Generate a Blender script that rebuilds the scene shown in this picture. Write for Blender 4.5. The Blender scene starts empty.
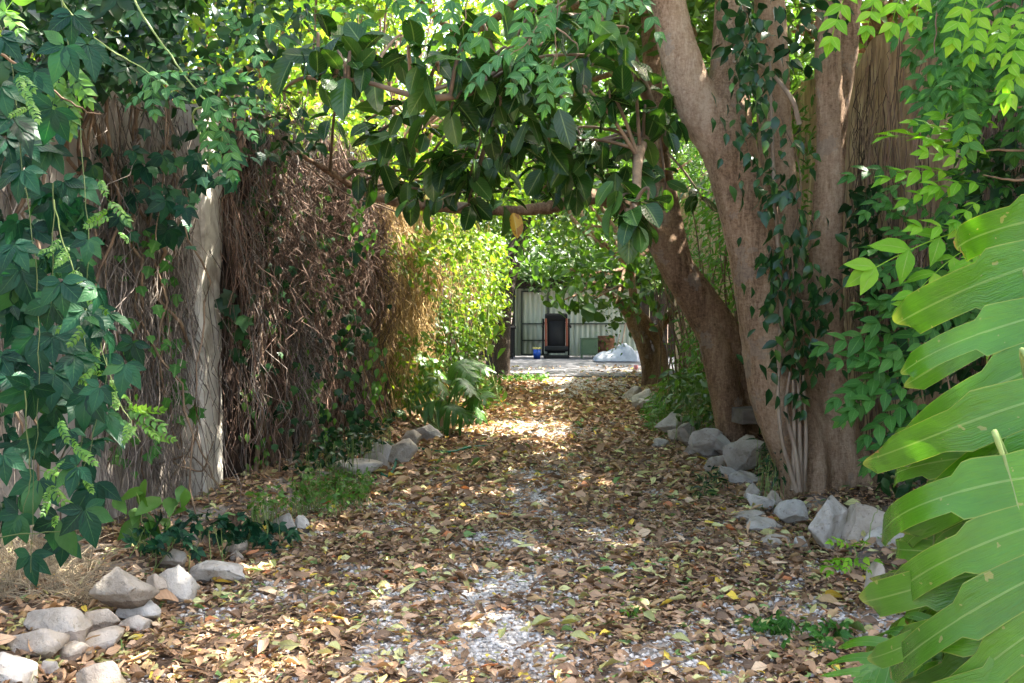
import bpy, bmesh, math
import numpy as np
from mathutils import Vector

rng = np.random.default_rng(11)
S = bpy.context.scene
COL = S.collection

# ------------------------------------------------------------------ camera
F = 35.0 / 36.0 * 1024
HOR = 312.0
CAM = np.array([0.0, 0.0, 1.5])
PITCH = math.atan((341.5 - HOR) / F)


def ray(px, py):
    x = (px - 512) / F
    y = -(py - 341.5) / F
    return np.array([x, math.cos(PITCH) + y * math.sin(PITCH), -math.sin(PITCH) + y * math.cos(PITCH)])


def P(px, py, Y):
    d = ray(px, py)
    return CAM + d * (Y / d[1])


def G(px, py, z=0.0):
    d = ray(px, py)
    return CAM + d * ((z - CAM[2]) / d[2])


def nrm(v):
    v = np.asarray(v, float)
    return v / np.maximum(np.linalg.norm(v, axis=-1, keepdims=True), 1e-9)


# ------------------------------------------------------------------ noise
def _h3(i, j, k, seed):
    n = (i * 374761393 + j * 668265263 + k * 2147483647 + seed * 1274126177) & 0xFFFFFFFF
    n = ((n ^ (n >> 13)) * 1274126177) & 0xFFFFFFFF
    n = n ^ (n >> 16)
    return (n & 0xFFFF) / 65535.0


def noise3(p, seed=0):
    p = np.asarray(p, float)
    i = np.floor(p).astype(np.int64)
    f = p - i
    f = f * f * (3 - 2 * f)
    r = 0
    for dx in (0, 1):
        for dy in (0, 1):
            for dz in (0, 1):
                w = (f[..., 0] if dx else 1 - f[..., 0]) * (f[..., 1] if dy else 1 - f[..., 1]) * (f[..., 2] if dz else 1 - f[..., 2])
                r = r + w * _h3(i[..., 0] + dx, i[..., 1] + dy, i[..., 2] + dz, seed)
    return r


def fbm(p, oct=3, seed=0):
    p = np.asarray(p, float)
    a, r, t = 1.0, 0, 0
    for o in range(oct):
        r = r + a * noise3(p * 2 ** o, seed + o)
        t += a
        a *= 0.5
    return r / t


def noise2(x, y, sc, seed=0, oct=3):
    return fbm(np.stack([np.asarray(x) * sc, np.asarray(y) * sc, np.zeros_like(np.asarray(x, float))], -1), oct, seed)


def sst(a, b, x):
    t = np.clip((x - a) / (b - a), 0, 1)
    return t * t * (3 - 2 * t)


# ------------------------------------------------------------------ sun
SUN_AZ_X, SUN_AZ_Y, SUN_Z = 0.52, 0.30, 0.80
SUN = nrm(np.array([SUN_AZ_X, SUN_AZ_Y, SUN_Z]))
BEAMS = []      # (point, radius): places that the sun reaches through gaps in the crowns


def sunkeep(pts):
    k = np.ones(len(pts), bool)
    for c, r in BEAMS:
        d = pts - c
        t = d @ SUN
        q = np.linalg.norm(d - t[:, None] * SUN, axis=1)
        k &= ~((q < r * (0.75 + 0.5 * noise3(pts * 1.7, 5))) & (t > 0.9))
    return k


# ------------------------------------------------------------------ mesh builder
class MB:
    def __init__(s):
        s.V, s.L, s.N, s.U, s.M, s.nv = [], [], [], [], [], 0

    def add(s, v, f, uv=None, mat=0):
        v = np.asarray(v, np.float32).reshape(-1, 3)
        f = np.asarray(f, np.int64)
        s.V.append(v)
        s.L.append((f + s.nv).ravel())
        s.N.append(np.full(len(f), f.shape[1], np.int32))
        s.U.append(np.zeros((f.size, 2), np.float32) if uv is None else np.asarray(uv, np.float32).reshape(-1, 2))
        s.M.append(np.full(len(f), mat, np.int32))
        s.nv += len(v)

    def box(s, c, sz, rz=0.0, rx=0.0, mat=0, bev=0.0):
        hx, hy, hz = np.array(sz) / 2
        if bev > 0:
            b = bmesh.new()
            bmesh.ops.create_cube(b, size=1)
            for v in b.verts:
                v.co = (v.co.x * sz[0], v.co.y * sz[1], v.co.z * sz[2])
            bmesh.ops.bevel(b, geom=b.edges[:], offset=bev, segments=2, affect='EDGES', profile=0.5)
            bmesh.ops.triangulate(b, faces=b.faces[:])
            v = np.array([q.co[:] for q in b.verts])
            b.verts.index_update()
            f = np.array([[q.index for q in g.verts] for g in b.faces])
            b.free()
        else:
            v = np.array([(x, y, z) for x in (-hx, hx) for y in (-hy, hy) for z in (-hz, hz)])
            f = np.array([(0, 1, 3, 2), (4, 6, 7, 5), (0, 4, 5, 1), (2, 3, 7, 6), (0, 2, 6, 4), (1, 5, 7, 3)])
        c1, s1 = math.cos(rx), math.sin(rx)
        v = v @ np.array([[1, 0, 0], [0, c1, s1], [0, -s1, c1]])
        c1, s1 = math.cos(rz), math.sin(rz)
        v = v @ np.array([[c1, s1, 0], [-s1, c1, 0], [0, 0, 1]])
        s.add(v + np.array(c), f, mat=mat)

    def tubes(s, pts, rad, sides=4, mat=0, cap=False):
        """pts (N,S,3), rad (N,S)"""
        pts = np.asarray(pts, float)
        if pts.ndim == 2:
            pts = pts[None]
        rad = np.broadcast_to(np.asarray(rad, float), pts.shape[:2])
        n, S_, _ = pts.shape
        t = nrm(np.gradient(pts, axis=1))
        ref = np.where(np.abs(t[..., 2:3]) > 0.9, np.array([1.0, 0, 0]), np.array([0, 0, 1.0]))
        ref = ref[:, :1] * np.ones((1, S_, 1))
        a = nrm(np.cross(t, ref))
        b = np.cross(t, a)
        th = np.arange(sides) / sides * 2 * math.pi
        ring = pts[:, :, None] + rad[..., None, None] * (np.cos(th)[:, None] * a[:, :, None] + np.sin(th)[:, None] * b[:, :, None])
        v = ring.reshape(-1, 3)
        k = np.arange(sides)
        q = np.stack([k, (k + 1) % sides, (k + 1) % sides + sides, k + sides], -1)
        seg = np.arange(S_ - 1) * sides
        q = (q[None] + seg[:, None, None]).reshape(-1, 4)
        f = (q[None] + (np.arange(n) * S_ * sides)[:, None, None]).reshape(-1, 4)
        s.add(v, f, mat=mat)
        if cap:
            base = s.nv - len(v)
            for i in range(n):
                for ring_i in (0, S_ - 1):
                    o = i * S_ * sides + ring_i * sides
                    s.add(v[o:o + sides], np.array([list(range(sides))]), mat=mat)

    def inst(s, T, pos, ydir, zn, size, mat=0):
        tv, tf, tu = T
        pos = np.asarray(pos, float).reshape(-1, 3)
        n = len(pos)
        if n == 0:
            return
        y = nrm(np.broadcast_to(np.asarray(ydir, float), (n, 3)))
        x = nrm(np.cross(y, np.broadcast_to(np.asarray(zn, float), (n, 3))))
        z = np.cross(x, y)
        sz = np.broadcast_to(np.asarray(size, float), (n,))[:, None, None]
        v = pos[:, None] + sz * (tv[None, :, 0:1] * x[:, None] + tv[None, :, 1:2] * y[:, None] + tv[None, :, 2:3] * z[:, None])
        f = (tf[None] + (np.arange(n) * len(tv))[:, None, None]).reshape(-1, tf.shape[1])
        s.add(v.reshape(-1, 3), f, np.tile(tu.reshape(-1, 2), (n, 1)), mat)

    def build(s, name, mats, parent=None, loc=(0, 0, 0), smooth=True):
        me = bpy.data.meshes.new(name)
        loc = np.array(loc, float)
        if parent is not None:
            r = parent
            while r.parent is not None:
                r = r.parent
            loc = np.array(r.location)
        v = np.concatenate(s.V) - loc.astype(np.float32)
        l = np.concatenate(s.L).astype(np.int32)
        n = np.concatenate(s.N)
        me.vertices.add(len(v))
        me.vertices.foreach_set('co', v.ravel())
        me.loops.add(len(l))
        me.loops.foreach_set('vertex_index', l)
        me.polygons.add(len(n))
        st = np.concatenate([[0], np.cumsum(n)[:-1]]).astype(np.int32)
        me.polygons.foreach_set('loop_start', st)
        me.polygons.foreach_set('material_index', np.concatenate(s.M))
        me.polygons.foreach_set('use_smooth', np.full(len(n), smooth))
        uv = me.uv_layers.new(name='UVMap')
        uv.data.foreach_set('uv', np.concatenate(s.U).astype(np.float32).ravel())
        me.update(calc_edges=True)
        me.validate()
        if not isinstance(mats, (list, tuple)):
            mats = [mats]
        for m in mats:
            me.materials.append(m)
        o = bpy.data.objects.new(name, me)
        COL.objects.link(o)
        if parent is not None:
            o.parent = parent
        else:
            o.location = loc
        return o


def tag(o, label=None, cat=None, group=None, kind=None):
    if label:
        o['label'] = label
    if cat:
        o['category'] = cat
    if group:
        o['group'] = group
    if kind:
        o['kind'] = kind
    return o


def thing(name, label, cat, loc, group=None):
    o = bpy.data.objects.new(name, None)
    o.empty_display_size = 0.2
    COL.objects.link(o)
    o.location = [float(q) for q in loc]
    return tag(o, label, cat, group)


def smooth_path(pts, rad, k=6):
    """Catmull-Rom through control points"""
    p = np.asarray(pts, float)
    r = np.asarray(rad, float)
    a = np.concatenate([[2 * p[0] - p[1]], p, [2 * p[-1] - p[-2]]])
    ra = np.concatenate([[r[0]], r, [r[-1]]])
    out, ro = [], []
    for i in range(len(p) - 1):
        for t in np.linspace(0, 1, k, endpoint=False):
            p0, p1, p2, p3 = a[i:i + 4]
            out.append(0.5 * (2 * p1 + (p2 - p0) * t + (2 * p0 - 5 * p1 + 4 * p2 - p3) * t ** 2 + (3 * p1 - p0 - 3 * p2 + p3) * t ** 3))
            ro.append(ra[i + 1] * (1 - t) + ra[i + 2] * t)
    out.append(p[-1])
    ro.append(r[-1])
    return np.array(out), np.array(ro)


# ------------------------------------------------------------------ materials
def newmat(name):
    m = bpy.data.materials.new(name)
    m.use_nodes = True
    nt = m.node_tree
    for n in list(nt.nodes):
        nt.nodes.remove(n)
    out = nt.nodes.new('ShaderNodeOutputMaterial')
    return m, nt, out


def N(nt, t, **kw):
    n = nt.nodes.new(t)
    for k, v in kw.items():
        if k in n.inputs:
            n.inputs[k].default_value = v
        else:
            setattr(n, k, v)
    return n


def ramp(nt, stops, interp='LINEAR'):
    r = nt.nodes.new('ShaderNodeValToRGB')
    cr = r.color_ramp
    cr.interpolation = interp
    while len(cr.elements) > 1:
        cr.elements.remove(cr.elements[-1])
    cr.elements[0].position = stops[0][0]
    cr.elements[0].color = (*stops[0][1], 1)
    for p, c in stops[1:]:
        e = cr.elements.new(p)
        e.color = (*c, 1)
    return r


def coord(nt, scale=(1, 1, 1), which='Object'):
    tc = nt.nodes.new('ShaderNodeTexCoord')
    mp = N(nt, 'ShaderNodeMapping')
    mp.inputs['Scale'].default_value = scale
    nt.links.new(tc.outputs[which], mp.inputs['Vector'])
    return mp.outputs['Vector']


def noise(nt, vec, scale, detail=4, rough=0.6, dist=0.0):
    n = nt.nodes.new('ShaderNodeTexNoise')
    n.inputs['Scale'].default_value = scale
    n.inputs['Detail'].default_value = detail
    n.inputs['Roughness'].default_value = rough
    n.inputs['Distortion'].default_value = dist
    if vec is not None:
        nt.links.new(vec, n.inputs['Vector'])
    return n.outputs['Fac']


def bumpn(nt, h, strength, dist=0.02):
    b = nt.nodes.new('ShaderNodeBump')
    b.inputs['Strength'].default_value = strength
    b.inputs['Distance'].default_value = dist
    nt.links.new(h, b.inputs['Height'])
    return b.outputs['Normal']


def mix(nt, fac, a, b, mode='MIX'):
    m = nt.nodes.new('ShaderNodeMix')
    m.data_type = 'RGBA'
    m.blend_type = mode
    for sock, val in ((m.inputs[0], fac), (m.inputs[6], a), (m.inputs[7], b)):
        if hasattr(val, 'type') and hasattr(val, 'node'):
            nt.links.new(val, sock)
        elif isinstance(val, (int, float)):
            sock.default_value = val
        else:
            sock.default_value = (*val, 1)
    return m.outputs[2]


def math_(nt, op, a, b=0.0, c=None):
    m = nt.nodes.new('ShaderNodeMath')
    m.operation = op
    for i, v in enumerate((a, b, c)):
        if v is None:
            continue
        if hasattr(v, 'node'):
            nt.links.new(v, m.inputs[i])
        else:
            m.inputs[i].default_value = v
    return m.outputs[0]


def leafmat(name, stops, rough=0.42, trans=0.32, tcol=(1.5, 1.5, 0.6), vein=None, edge=None, interp='LINEAR', spec=0.45, blotch=None):
    m, nt, out = newmat(name)
    geo = nt.nodes.new('ShaderNodeNewGeometry')
    r = ramp(nt, stops, interp)
    nt.links.new(geo.outputs['Random Per Island'], r.inputs['Fac'])
    c = r.outputs['Color']
    nz = noise(nt, coord(nt), 14, 3)
    c = mix(nt, 0.55, c, mix(nt, nz, (0.55, 0.55, 0.55), (1.4, 1.4, 1.4)), 'MULTIPLY')
    tc = nt.nodes.new('ShaderNodeTexCoord')
    sep = nt.nodes.new('ShaderNodeSeparateXYZ')
    nt.links.new(tc.outputs['UV'], sep.inputs[0])
    u, v = sep.outputs['X'], sep.outputs['Y']
    height = nz
    if blotch:
        bz = noise(nt, coord(nt), blotch[1], 2)
        c = mix(nt, math_(nt, 'MULTIPLY', math_(nt, 'GREATER_THAN', bz, blotch[2]), 0.8), c, blotch[0])
    if vein:        # midrib and side ribs: u across (0..1), v along
        mid = math_(nt, 'ABSOLUTE', math_(nt, 'SUBTRACT', u, 0.5))
        fac = math_(nt, 'LESS_THAN', mid, vein[1])
        d = math_(nt, 'SUBTRACT', math_(nt, 'MULTIPLY', v, vein[2]), math_(nt, 'MULTIPLY', mid, vein[2] * 0.55))
        side = math_(nt, 'ABSOLUTE', math_(nt, 'SUBTRACT', math_(nt, 'FRACT', d), 0.5))
        sf = math_(nt, 'LESS_THAN', side, 0.06)
        c = mix(nt, math_(nt, 'MULTIPLY', sf, 0.16), c, vein[0])
        c = mix(nt, math_(nt, 'MULTIPLY', fac, 0.75), c, vein[0])
        height = math_(nt, 'ADD', math_(nt, 'MULTIPLY', side, 0.5), math_(nt, 'MULTIPLY', nz, 0.3))
    if edge:
        mid = math_(nt, 'ABSOLUTE', math_(nt, 'SUBTRACT', v, 0.5))
        e = math_(nt, 'MAXIMUM', math_(nt, 'SUBTRACT', math_(nt, 'MULTIPLY', mid, 2.0), 0.0), u)
        mr = N(nt, 'ShaderNodeMapRange')
        mr.inputs['From Min'].default_value = 0.95
        mr.inputs['From Max'].default_value = 1.0
        nt.links.new(e, mr.inputs['Value'])
        c = mix(nt, math_(nt, 'MULTIPLY', mr.outputs[0], 0.6), c, edge)
        rib = math_(nt, 'LESS_THAN', mid, 0.022)
        c = mix(nt, math_(nt, 'MULTIPLY', rib, 0.4), c, (0.25, 0.38, 0.12))
        uvm = N(nt, 'ShaderNodeMapping')
        uvm.inputs['Scale'].default_value = (1.6, 11, 1)
        nt.links.new(tc.outputs['UV'], uvm.inputs['Vector'])
        fib = noise(nt, uvm.outputs['Vector'], 3.0, 4, 0.6, 0.3)
        c = mix(nt, 0.75, c, mix(nt, fib, (0.55, 0.6, 0.5), (1.45, 1.4, 1.5)), 'MULTIPLY')
        br = noise(nt, coord(nt), 7.5, 3, 0.7)
        tip = math_(nt, 'MULTIPLY', math_(nt, 'GREATER_THAN', u, 0.90), math_(nt, 'GREATER_THAN', math_(nt, 'ADD', br, math_(nt, 'MULTIPLY', math_(nt, 'SUBTRACT', u, .9), 1.6)), 0.69))
        c = mix(nt, math_(nt, 'MULTIPLY', tip, 0.85), c, (0.34, 0.20, 0.09))
        spot = noise(nt, coord(nt), 38, 2, 0.5)
        c = mix(nt, math_(nt, 'MULTIPLY', math_(nt, 'GREATER_THAN', spot, 0.71), 0.55), c, (0.30, 0.27, 0.10))
        nz = math_(nt, 'ADD', nz, math_(nt, 'MULTIPLY', fib, 0.9))
        lat = math_(nt, 'ABSOLUTE', math_(nt, 'SUBTRACT', math_(nt, 'FRACT', math_(nt, 'ADD', math_(nt, 'MULTIPLY', u, 9), math_(nt, 'MULTIPLY', mid, -5))), 0.5))
        height = math_(nt, 'ADD', math_(nt, 'MULTIPLY', nz, 0.8), math_(nt, 'MULTIPLY', math_(nt, 'MINIMUM', mid, 0.2), 2.0))
        height = math_(nt, 'ADD', height, math_(nt, 'MULTIPLY', lat, 0.18))
    p = N(nt, 'ShaderNodeBsdfPrincipled', Roughness=rough)
    p.inputs['Specular IOR Level'].default_value = spec
    if edge:
        p.inputs['Coat Weight'].default_value = 0.0
        p.inputs['Coat Roughness'].default_value = 0.18
    nt.links.new(c, p.inputs['Base Color'])
    nt.links.new(bumpn(nt, height, 0.35, 0.01), p.inputs['Normal'])
    t = nt.nodes.new('ShaderNodeBsdfTranslucent')
    nt.links.new(mix(nt, 1.0, c, tcol, 'MULTIPLY'), t.inputs['Color'])
    ms = nt.nodes.new('ShaderNodeMixShader')
    ms.inputs[0].default_value = trans
    nt.links.new(p.outputs[0], ms.inputs[1])
    nt.links.new(t.outputs[0], ms.inputs[2])
    nt.links.new(ms.outputs[0], out.inputs['Surface'])
    return m


def simplemat(name, c1, c2, scale=6, rough=0.8, bump=0.3, stretch=(1, 1, 1), metal=0.0, isl=0.0, bdist=0.02, c3=None, spec=0.3):
    m, nt, out = newmat(name)
    vec = coord(nt, stretch)
    nz = noise(nt, vec, scale, 6, 0.62, 0.4)
    if c3 is None:
        r = ramp(nt, [(0.32, c1), (0.68, c2)])
    else:
        r = ramp(nt, [(0.3, c1), (0.5, c2), (0.7, c3)])
    nt.links.new(nz, r.inputs['Fac'])
    c = r.outputs['Color']
    if isl:
        geo = nt.nodes.new('ShaderNodeNewGeometry')
        mr = N(nt, 'ShaderNodeMapRange')
        mr.inputs['To Min'].default_value = 1 - isl
        mr.inputs['To Max'].default_value = 1 + isl
        nt.links.new(geo.outputs['Random Per Island'], mr.inputs['Value'])
        cc = nt.nodes.new('ShaderNodeCombineColor')
        for i in range(3):
            nt.links.new(mr.outputs[0], cc.inputs[i])
        c = mix(nt, 1.0, c, cc.outputs[0], 'MULTIPLY')
    p = N(nt, 'ShaderNodeBsdfPrincipled', Roughness=rough, Metallic=metal)
    p.inputs['Specular IOR Level'].default_value = spec
    nt.links.new(c, p.inputs['Base Color'])
    if bump:
        fine = noise(nt, vec, scale * 5, 3, 0.6)
        nt.links.new(bumpn(nt, math_(nt, 'ADD', nz, math_(nt, 'MULTIPLY', fine, 0.4)), bump, bdist), p.inputs['Normal'])
    nt.links.new(p.outputs[0], out.inputs['Surface'])
    return m


def rockmat():
    m, nt, out = newmat('limestone')
    vec = coord(nt)
    oi = nt.nodes.new('ShaderNodeObjectInfo')
    n1 = noise(nt, vec, 5, 6, 0.65, 0.3)
    n2 = noise(nt, vec, 34, 5, 0.7)
    r = ramp(nt, [(0.25, (0.25, 0.215, 0.17)), (0.45, (0.44, 0.405, 0.35)), (0.6, (0.56, 0.53, 0.48)), (0.75, (0.50, 0.41, 0.30))])
    nt.links.new(n1, r.inputs['Fac'])
    tint = ramp(nt, [(0.0, (0.8, 0.79, 0.77)), (0.4, (1.1, 1.0, 0.9)), (0.7, (1.0, 1.02, 1.04)), (1.0, (1.3, 1.28, 1.25))])
    nt.links.new(oi.outputs['Random'], tint.inputs['Fac'])
    c = mix(nt, 1.0, r.outputs['Color'], tint.outputs['Color'], 'MULTIPLY')
    pit = math_(nt, 'LESS_THAN', n2, 0.38)
    c = mix(nt, math_(nt, 'MULTIPLY', pit, 0.45), c, (0.10, 0.085, 0.07))
    sp = nt.nodes.new('ShaderNodeSeparateXYZ')
    nt.links.new(vec, sp.inputs[0])
    soil = math_(nt, 'LESS_THAN', math_(nt, 'SUBTRACT', sp.outputs['Z'], math_(nt, 'MULTIPLY', n1, 0.11)), 0.0)
    c = mix(nt, math_(nt, 'MULTIPLY', soil, 0.7), c, (0.13, 0.09, 0.06))
    moss = math_(nt, 'GREATER_THAN', noise(nt, vec, 8.5, 4, 0.7), 0.63)
    c = mix(nt, math_(nt, 'MULTIPLY', moss, 0.4), c, (0.17, 0.15, 0.08))
    p = N(nt, 'ShaderNodeBsdfPrincipled', Roughness=0.85)
    p.inputs['Specular IOR Level'].default_value = 0.25
    nt.links.new(c, p.inputs['Base Color'])
    h = math_(nt, 'ADD', math_(nt, 'MULTIPLY', n1, 1.5), n2)
    nt.links.new(bumpn(nt, h, 0.6, 0.025), p.inputs['Normal'])
    nt.links.new(p.outputs[0], out.inputs['Surface'])
    return m


def groundmat():
    m, nt, out = newmat('soil_and_gravel')
    vec = coord(nt)
    at = nt.nodes.new('ShaderNodeAttribute')
    at.attribute_name = 'gravel'
    v = nt.nodes.new('ShaderNodeTexVoronoi')
    v.inputs['Scale'].default_value = 38
    nt.links.new(vec, v.inputs['Vector'])
    soil = ramp(nt, [(0.3, (0.06, 0.040, 0.027)), (0.6, (0.135, 0.09, 0.06)), (0.8, (0.2, 0.14, 0.095))])
    nt.links.new(noise(nt, vec, 9, 6, 0.7), soil.inputs['Fac'])
    gr = ramp(nt, [(0.0, (0.28, 0.24, 0.20)), (0.5, (0.47, 0.43, 0.38)), (1.0, (0.62, 0.57, 0.52))])
    nt.links.new(v.outputs['Color'], gr.inputs['Fac'])
    c = mix(nt, at.outputs['Fac'], soil.outputs['Color'], gr.outputs['Color'])
    p = N(nt, 'ShaderNodeBsdfPrincipled', Roughness=0.92)
    p.inputs['Specular IOR Level'].default_value = 0.2
    nt.links.new(c, p.inputs['Base Color'])
    nt.links.new(bumpn(nt, math_(nt, 'SUBTRACT', 1.0, v.outputs['Distance']), 0.5, 0.02), p.inputs['Normal'])
    nt.links.new(p.outputs[0], out.inputs['Surface'])
    return m


def barkmat(name, a, b, c_, stretch=0.22, bump=0.9):
    m, nt, out = newmat(name)
    vec = coord(nt, (1, 1, stretch))
    n1 = noise(nt, vec, 5, 5, 0.6, 0.6)
    n2 = noise(nt, vec, 52, 6, 0.8, 0.4)
    ring = noise(nt, coord(nt, (1, 1, 1.7)), 30, 6, 0.8)
    f = math_(nt, 'ADD', math_(nt, 'MULTIPLY', n1, 0.36), math_(nt, 'ADD', math_(nt, 'MULTIPLY', n2, 0.34), math_(nt, 'MULTIPLY', ring, 0.30)))
    r = ramp(nt, [(0.41, a), (0.5, b), (0.59, c_)])
    nt.links.new(f, r.inputs['Fac'])
    lich = noise(nt, coord(nt), 3.1, 5, 0.7)
    lm = math_(nt, 'GREATER_THAN', lich, 0.60)
    col = mix(nt, math_(nt, 'MULTIPLY', lm, 0.36), r.outputs['Color'], (0.32, 0.28, 0.23))
    p = N(nt, 'ShaderNodeBsdfPrincipled', Roughness=0.85)
    p.inputs['Specular IOR Level'].default_value = 0.2
    nt.links.new(col, p.inputs['Base Color'])
    nt.links.new(bumpn(nt, f, bump, 0.06), p.inputs['Normal'])
    nt.links.new(p.outputs[0], out.inputs['Surface'])
    return m


G_ = lambda *c: c
M = {}
M['rock'] = rockmat()
M['ground'] = groundmat()
M['bark'] = barkmat('tan_bark', (0.17, 0.103, 0.060), (0.42, 0.275, 0.170), (0.60, 0.44, 0.30))
M['bark2'] = barkmat('brown_bark', (0.075, 0.043, 0.024), (0.24, 0.145, 0.083), (0.42, 0.28, 0.17))
M['bark3'] = barkmat('dark_bark', (0.02, 0.015, 0.012), (0.05, 0.038, 0.03), (0.10, 0.075, 0.055))
M['twig'] = simplemat('twig', (0.10, 0.065, 0.04), (0.26, 0.18, 0.11), 8, isl=0.35, bump=0)
M['greenstem'] = simplemat('green_stem', (0.16, 0.24, 0.06), (0.28, 0.36, 0.12), 8, isl=0.3, bump=0, rough=0.5)
M['dry'] = simplemat('dry_vine', (0.085, 0.05, 0.034), (0.27, 0.175, 0.125), 5, isl=0.8, bump=0, stretch=(1, 1, .3), rough=0.7)
M['dryshade'] = simplemat('dry_vine_gap_shade', (0.012, 0.008, 0.006), (0.08, 0.05, 0.034), 16, bump=1.0, stretch=(1, 1, .12), bdist=0.1)  # dead vine backing, darkened to stand for shade in the gaps
M['greystem'] = simplemat('grey_stem', (0.13, 0.105, 0.085), (0.33, 0.28, 0.235), 5, isl=0.6, bump=0, stretch=(1, 1, .3))
M['gold'] = simplemat('golden_dry_vine', (0.30, 0.19, 0.06), (0.5, 0.36, 0.15), 5, isl=0.45, bump=0, rough=0.6)
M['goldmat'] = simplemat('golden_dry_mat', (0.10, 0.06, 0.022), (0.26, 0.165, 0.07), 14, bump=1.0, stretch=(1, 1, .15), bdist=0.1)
M['straw'] = simplemat('straw', (0.32, 0.25, 0.15), (0.5, 0.42, 0.29), 5, isl=0.35, bump=0)
M['root'] = simplemat('pale_root', (0.22, 0.15, 0.10), (0.42, 0.33, 0.24), 10, bump=0.2, stretch=(1, 1, .3))
M['plaster'] = simplemat('old_plaster', (0.26, 0.22, 0.165), (0.58, 0.54, 0.45), 3.6, bump=0.8, bdist=0.03, c3=(0.68, 0.65, 0.57))
M['oldwall'] = simplemat('stained_wall', (0.18, 0.15, 0.12), (0.52, 0.47, 0.40), 4, bump=0.6, stretch=(1, 1, .35), bdist=0.03)
M['brownwall'] = simplemat('brown_wall', (0.15, 0.09, 0.05), (0.44, 0.30, 0.18), 7, bump=0.9, stretch=(1, 1, .3), bdist=0.05, c3=(0.62, 0.48, 0.31))
M['concrete'] = simplemat('concrete', (0.10, 0.10, 0.105), (0.19, 0.19, 0.20), 1.4, bump=0.15, stretch=(0.35, 1, 1))
M['black'] = simplemat('black_plastic', (0.004, 0.004, 0.004), (0.010, 0.010, 0.010), 20, rough=0.5, bump=0.05)
M['belt'] = simplemat('rubber_belt', (0.006, 0.006, 0.006), (0.013, 0.013, 0.013), 60, rough=0.7, bump=0.1)
M['orange'] = simplemat('orange_rail', (0.20, 0.055, 0.03), (0.26, 0.075, 0.04), 20, rough=0.4, bump=0)
M['blue'] = simplemat('blue_plastic', (0.015, 0.07, 0.36), (0.025, 0.1, 0.45), 9, rough=0.4, bump=0)
M['yellow'] = simplemat('yellow_plastic', (0.5, 0.42, 0.1), (0.55, 0.48, 0.16), 9, rough=0.5, bump=0)
M['sage'] = simplemat('sage_paint', (0.065, 0.105, 0.055), (0.09, 0.14, 0.075), 4, rough=0.5, bump=0.05)
M['rust'] = simplemat('rust', (0.09, 0.04, 0.02), (0.22, 0.10, 0.05), 9, rough=0.85, bump=0.3)
M['tarp'] = simplemat('pale_tarp', (0.24, 0.265, 0.30), (0.4, 0.43, 0.47), 5, rough=0.45, bump=0.3)
M['gate'] = simplemat('pale_metal', (0.28, 0.30, 0.21), (0.46, 0.48, 0.375), 3.0, rough=0.55, bump=0.05, stretch=(3, 1, .25), c3=(0.56, 0.57, 0.475))
M['gateframe'] = simplemat('dark_metal', (0.035, 0.045, 0.035), (0.07, 0.08, 0.065), 10, rough=0.6, bump=0.05)
M['vinestem'] = simplemat('vine_stem', (0.06, 0.10, 0.03), (0.13, 0.17, 0.06), 8, isl=0.3, bump=0, rough=0.6)
M['hose'] = simplemat('green_hose', (0.01, 0.13, 0.075), (0.015, 0.18, 0.1), 6, rough=0.4, bump=0)
M['plank'] = simplemat('weathered_wood', (0.10, 0.08, 0.06), (0.24, 0.20, 0.16), 7, bump=0.6, stretch=(.15, 1, 1), bdist=0.02)
M['white'] = simplemat('white_plastic', (0.55, 0.55, 0.56), (0.7, 0.7, 0.72), 9, rough=0.5, bump=0)
M['pink'] = simplemat('pink_plastic', (0.6, 0.2, 0.2), (0.65, 0.26, 0.25), 9, rough=0.5, bump=0)

M['rubber'] = leafmat('rubber_leaf', [(0, (0.012, 0.045, 0.008)), (0.6, (0.024, 0.078, 0.014)), (1, (0.055, 0.13, 0.022))], rough=0.26, trans=0.14, tcol=(1.9, 2.0, 0.5), vein=((0.16, 0.24, 0.07), 0.03, 9), spec=0.38)
M['crown'] = leafmat('crown_leaf', [(0, (0.035, 0.085, 0.02)), (0.6, (0.06, 0.14, 0.03)), (1, (0.10, 0.2, 0.04))], trans=0.35, tcol=(2.0, 2.0, 0.6))
M['bright'] = leafmat('bright_leaf', [(0, (0.07, 0.16, 0.02)), (0.6, (0.13, 0.24, 0.028)), (1, (0.23, 0.32, 0.04))], trans=0.45, tcol=(1.7, 1.6, 0.6))  # yellow-green foliage with sunlit and backlit glow put into its colour
M['creeper'] = leafmat('creeper_leaf', [(0, (0.004, 0.028, 0.016)), (0.5, (0.009, 0.058, 0.030)), (0.85, (0.022, 0.098, 0.042)), (1, (0.055, 0.145, 0.042))], rough=0.42, trans=0.2, spec=0.22, tcol=(1.2, 2.0, .7), vein=((0.05, 0.13, 0.05), 0.02, 7))
M['ivy'] = leafmat('ivy_leaf', [(0, (0.008, 0.034, 0.011)), (0.6, (0.016, 0.06, 0.017)), (1, (0.035, 0.10, 0.024))], rough=0.36, spec=.25, trans=0.15)
M['ivy2'] = leafmat('ivy_leaf_fresh', [(0, (0.012, 0.05, 0.014)), (0.6, (0.024, 0.085, 0.02)), (0.9, (0.05, 0.13, 0.03)), (1, (0.09, 0.19, 0.03))], rough=0.28, spec=.45, trans=0.2)
M['pinn'] = leafmat('pinnate_leaf', [(0, (0.03, 0.12, 0.018)), (0.6, (0.05, 0.17, 0.025)), (1, (0.085, 0.23, 0.035))], rough=0.5, spec=.28, trans=0.33, vein=((0.12, 0.27, 0.07), 0.03, 6))
M['lime'] = leafmat('lime_leaf', [(0, (0.12, 0.33, 0.015)), (0.5, (0.18, 0.42, 0.02)), (1, (0.28, 0.5, 0.035))], rough=0.5, spec=.25, trans=0.4, tcol=(1.5, 1.4, 0.6), vein=((0.3, 0.45, 0.1), 0.03, 6))
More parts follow.
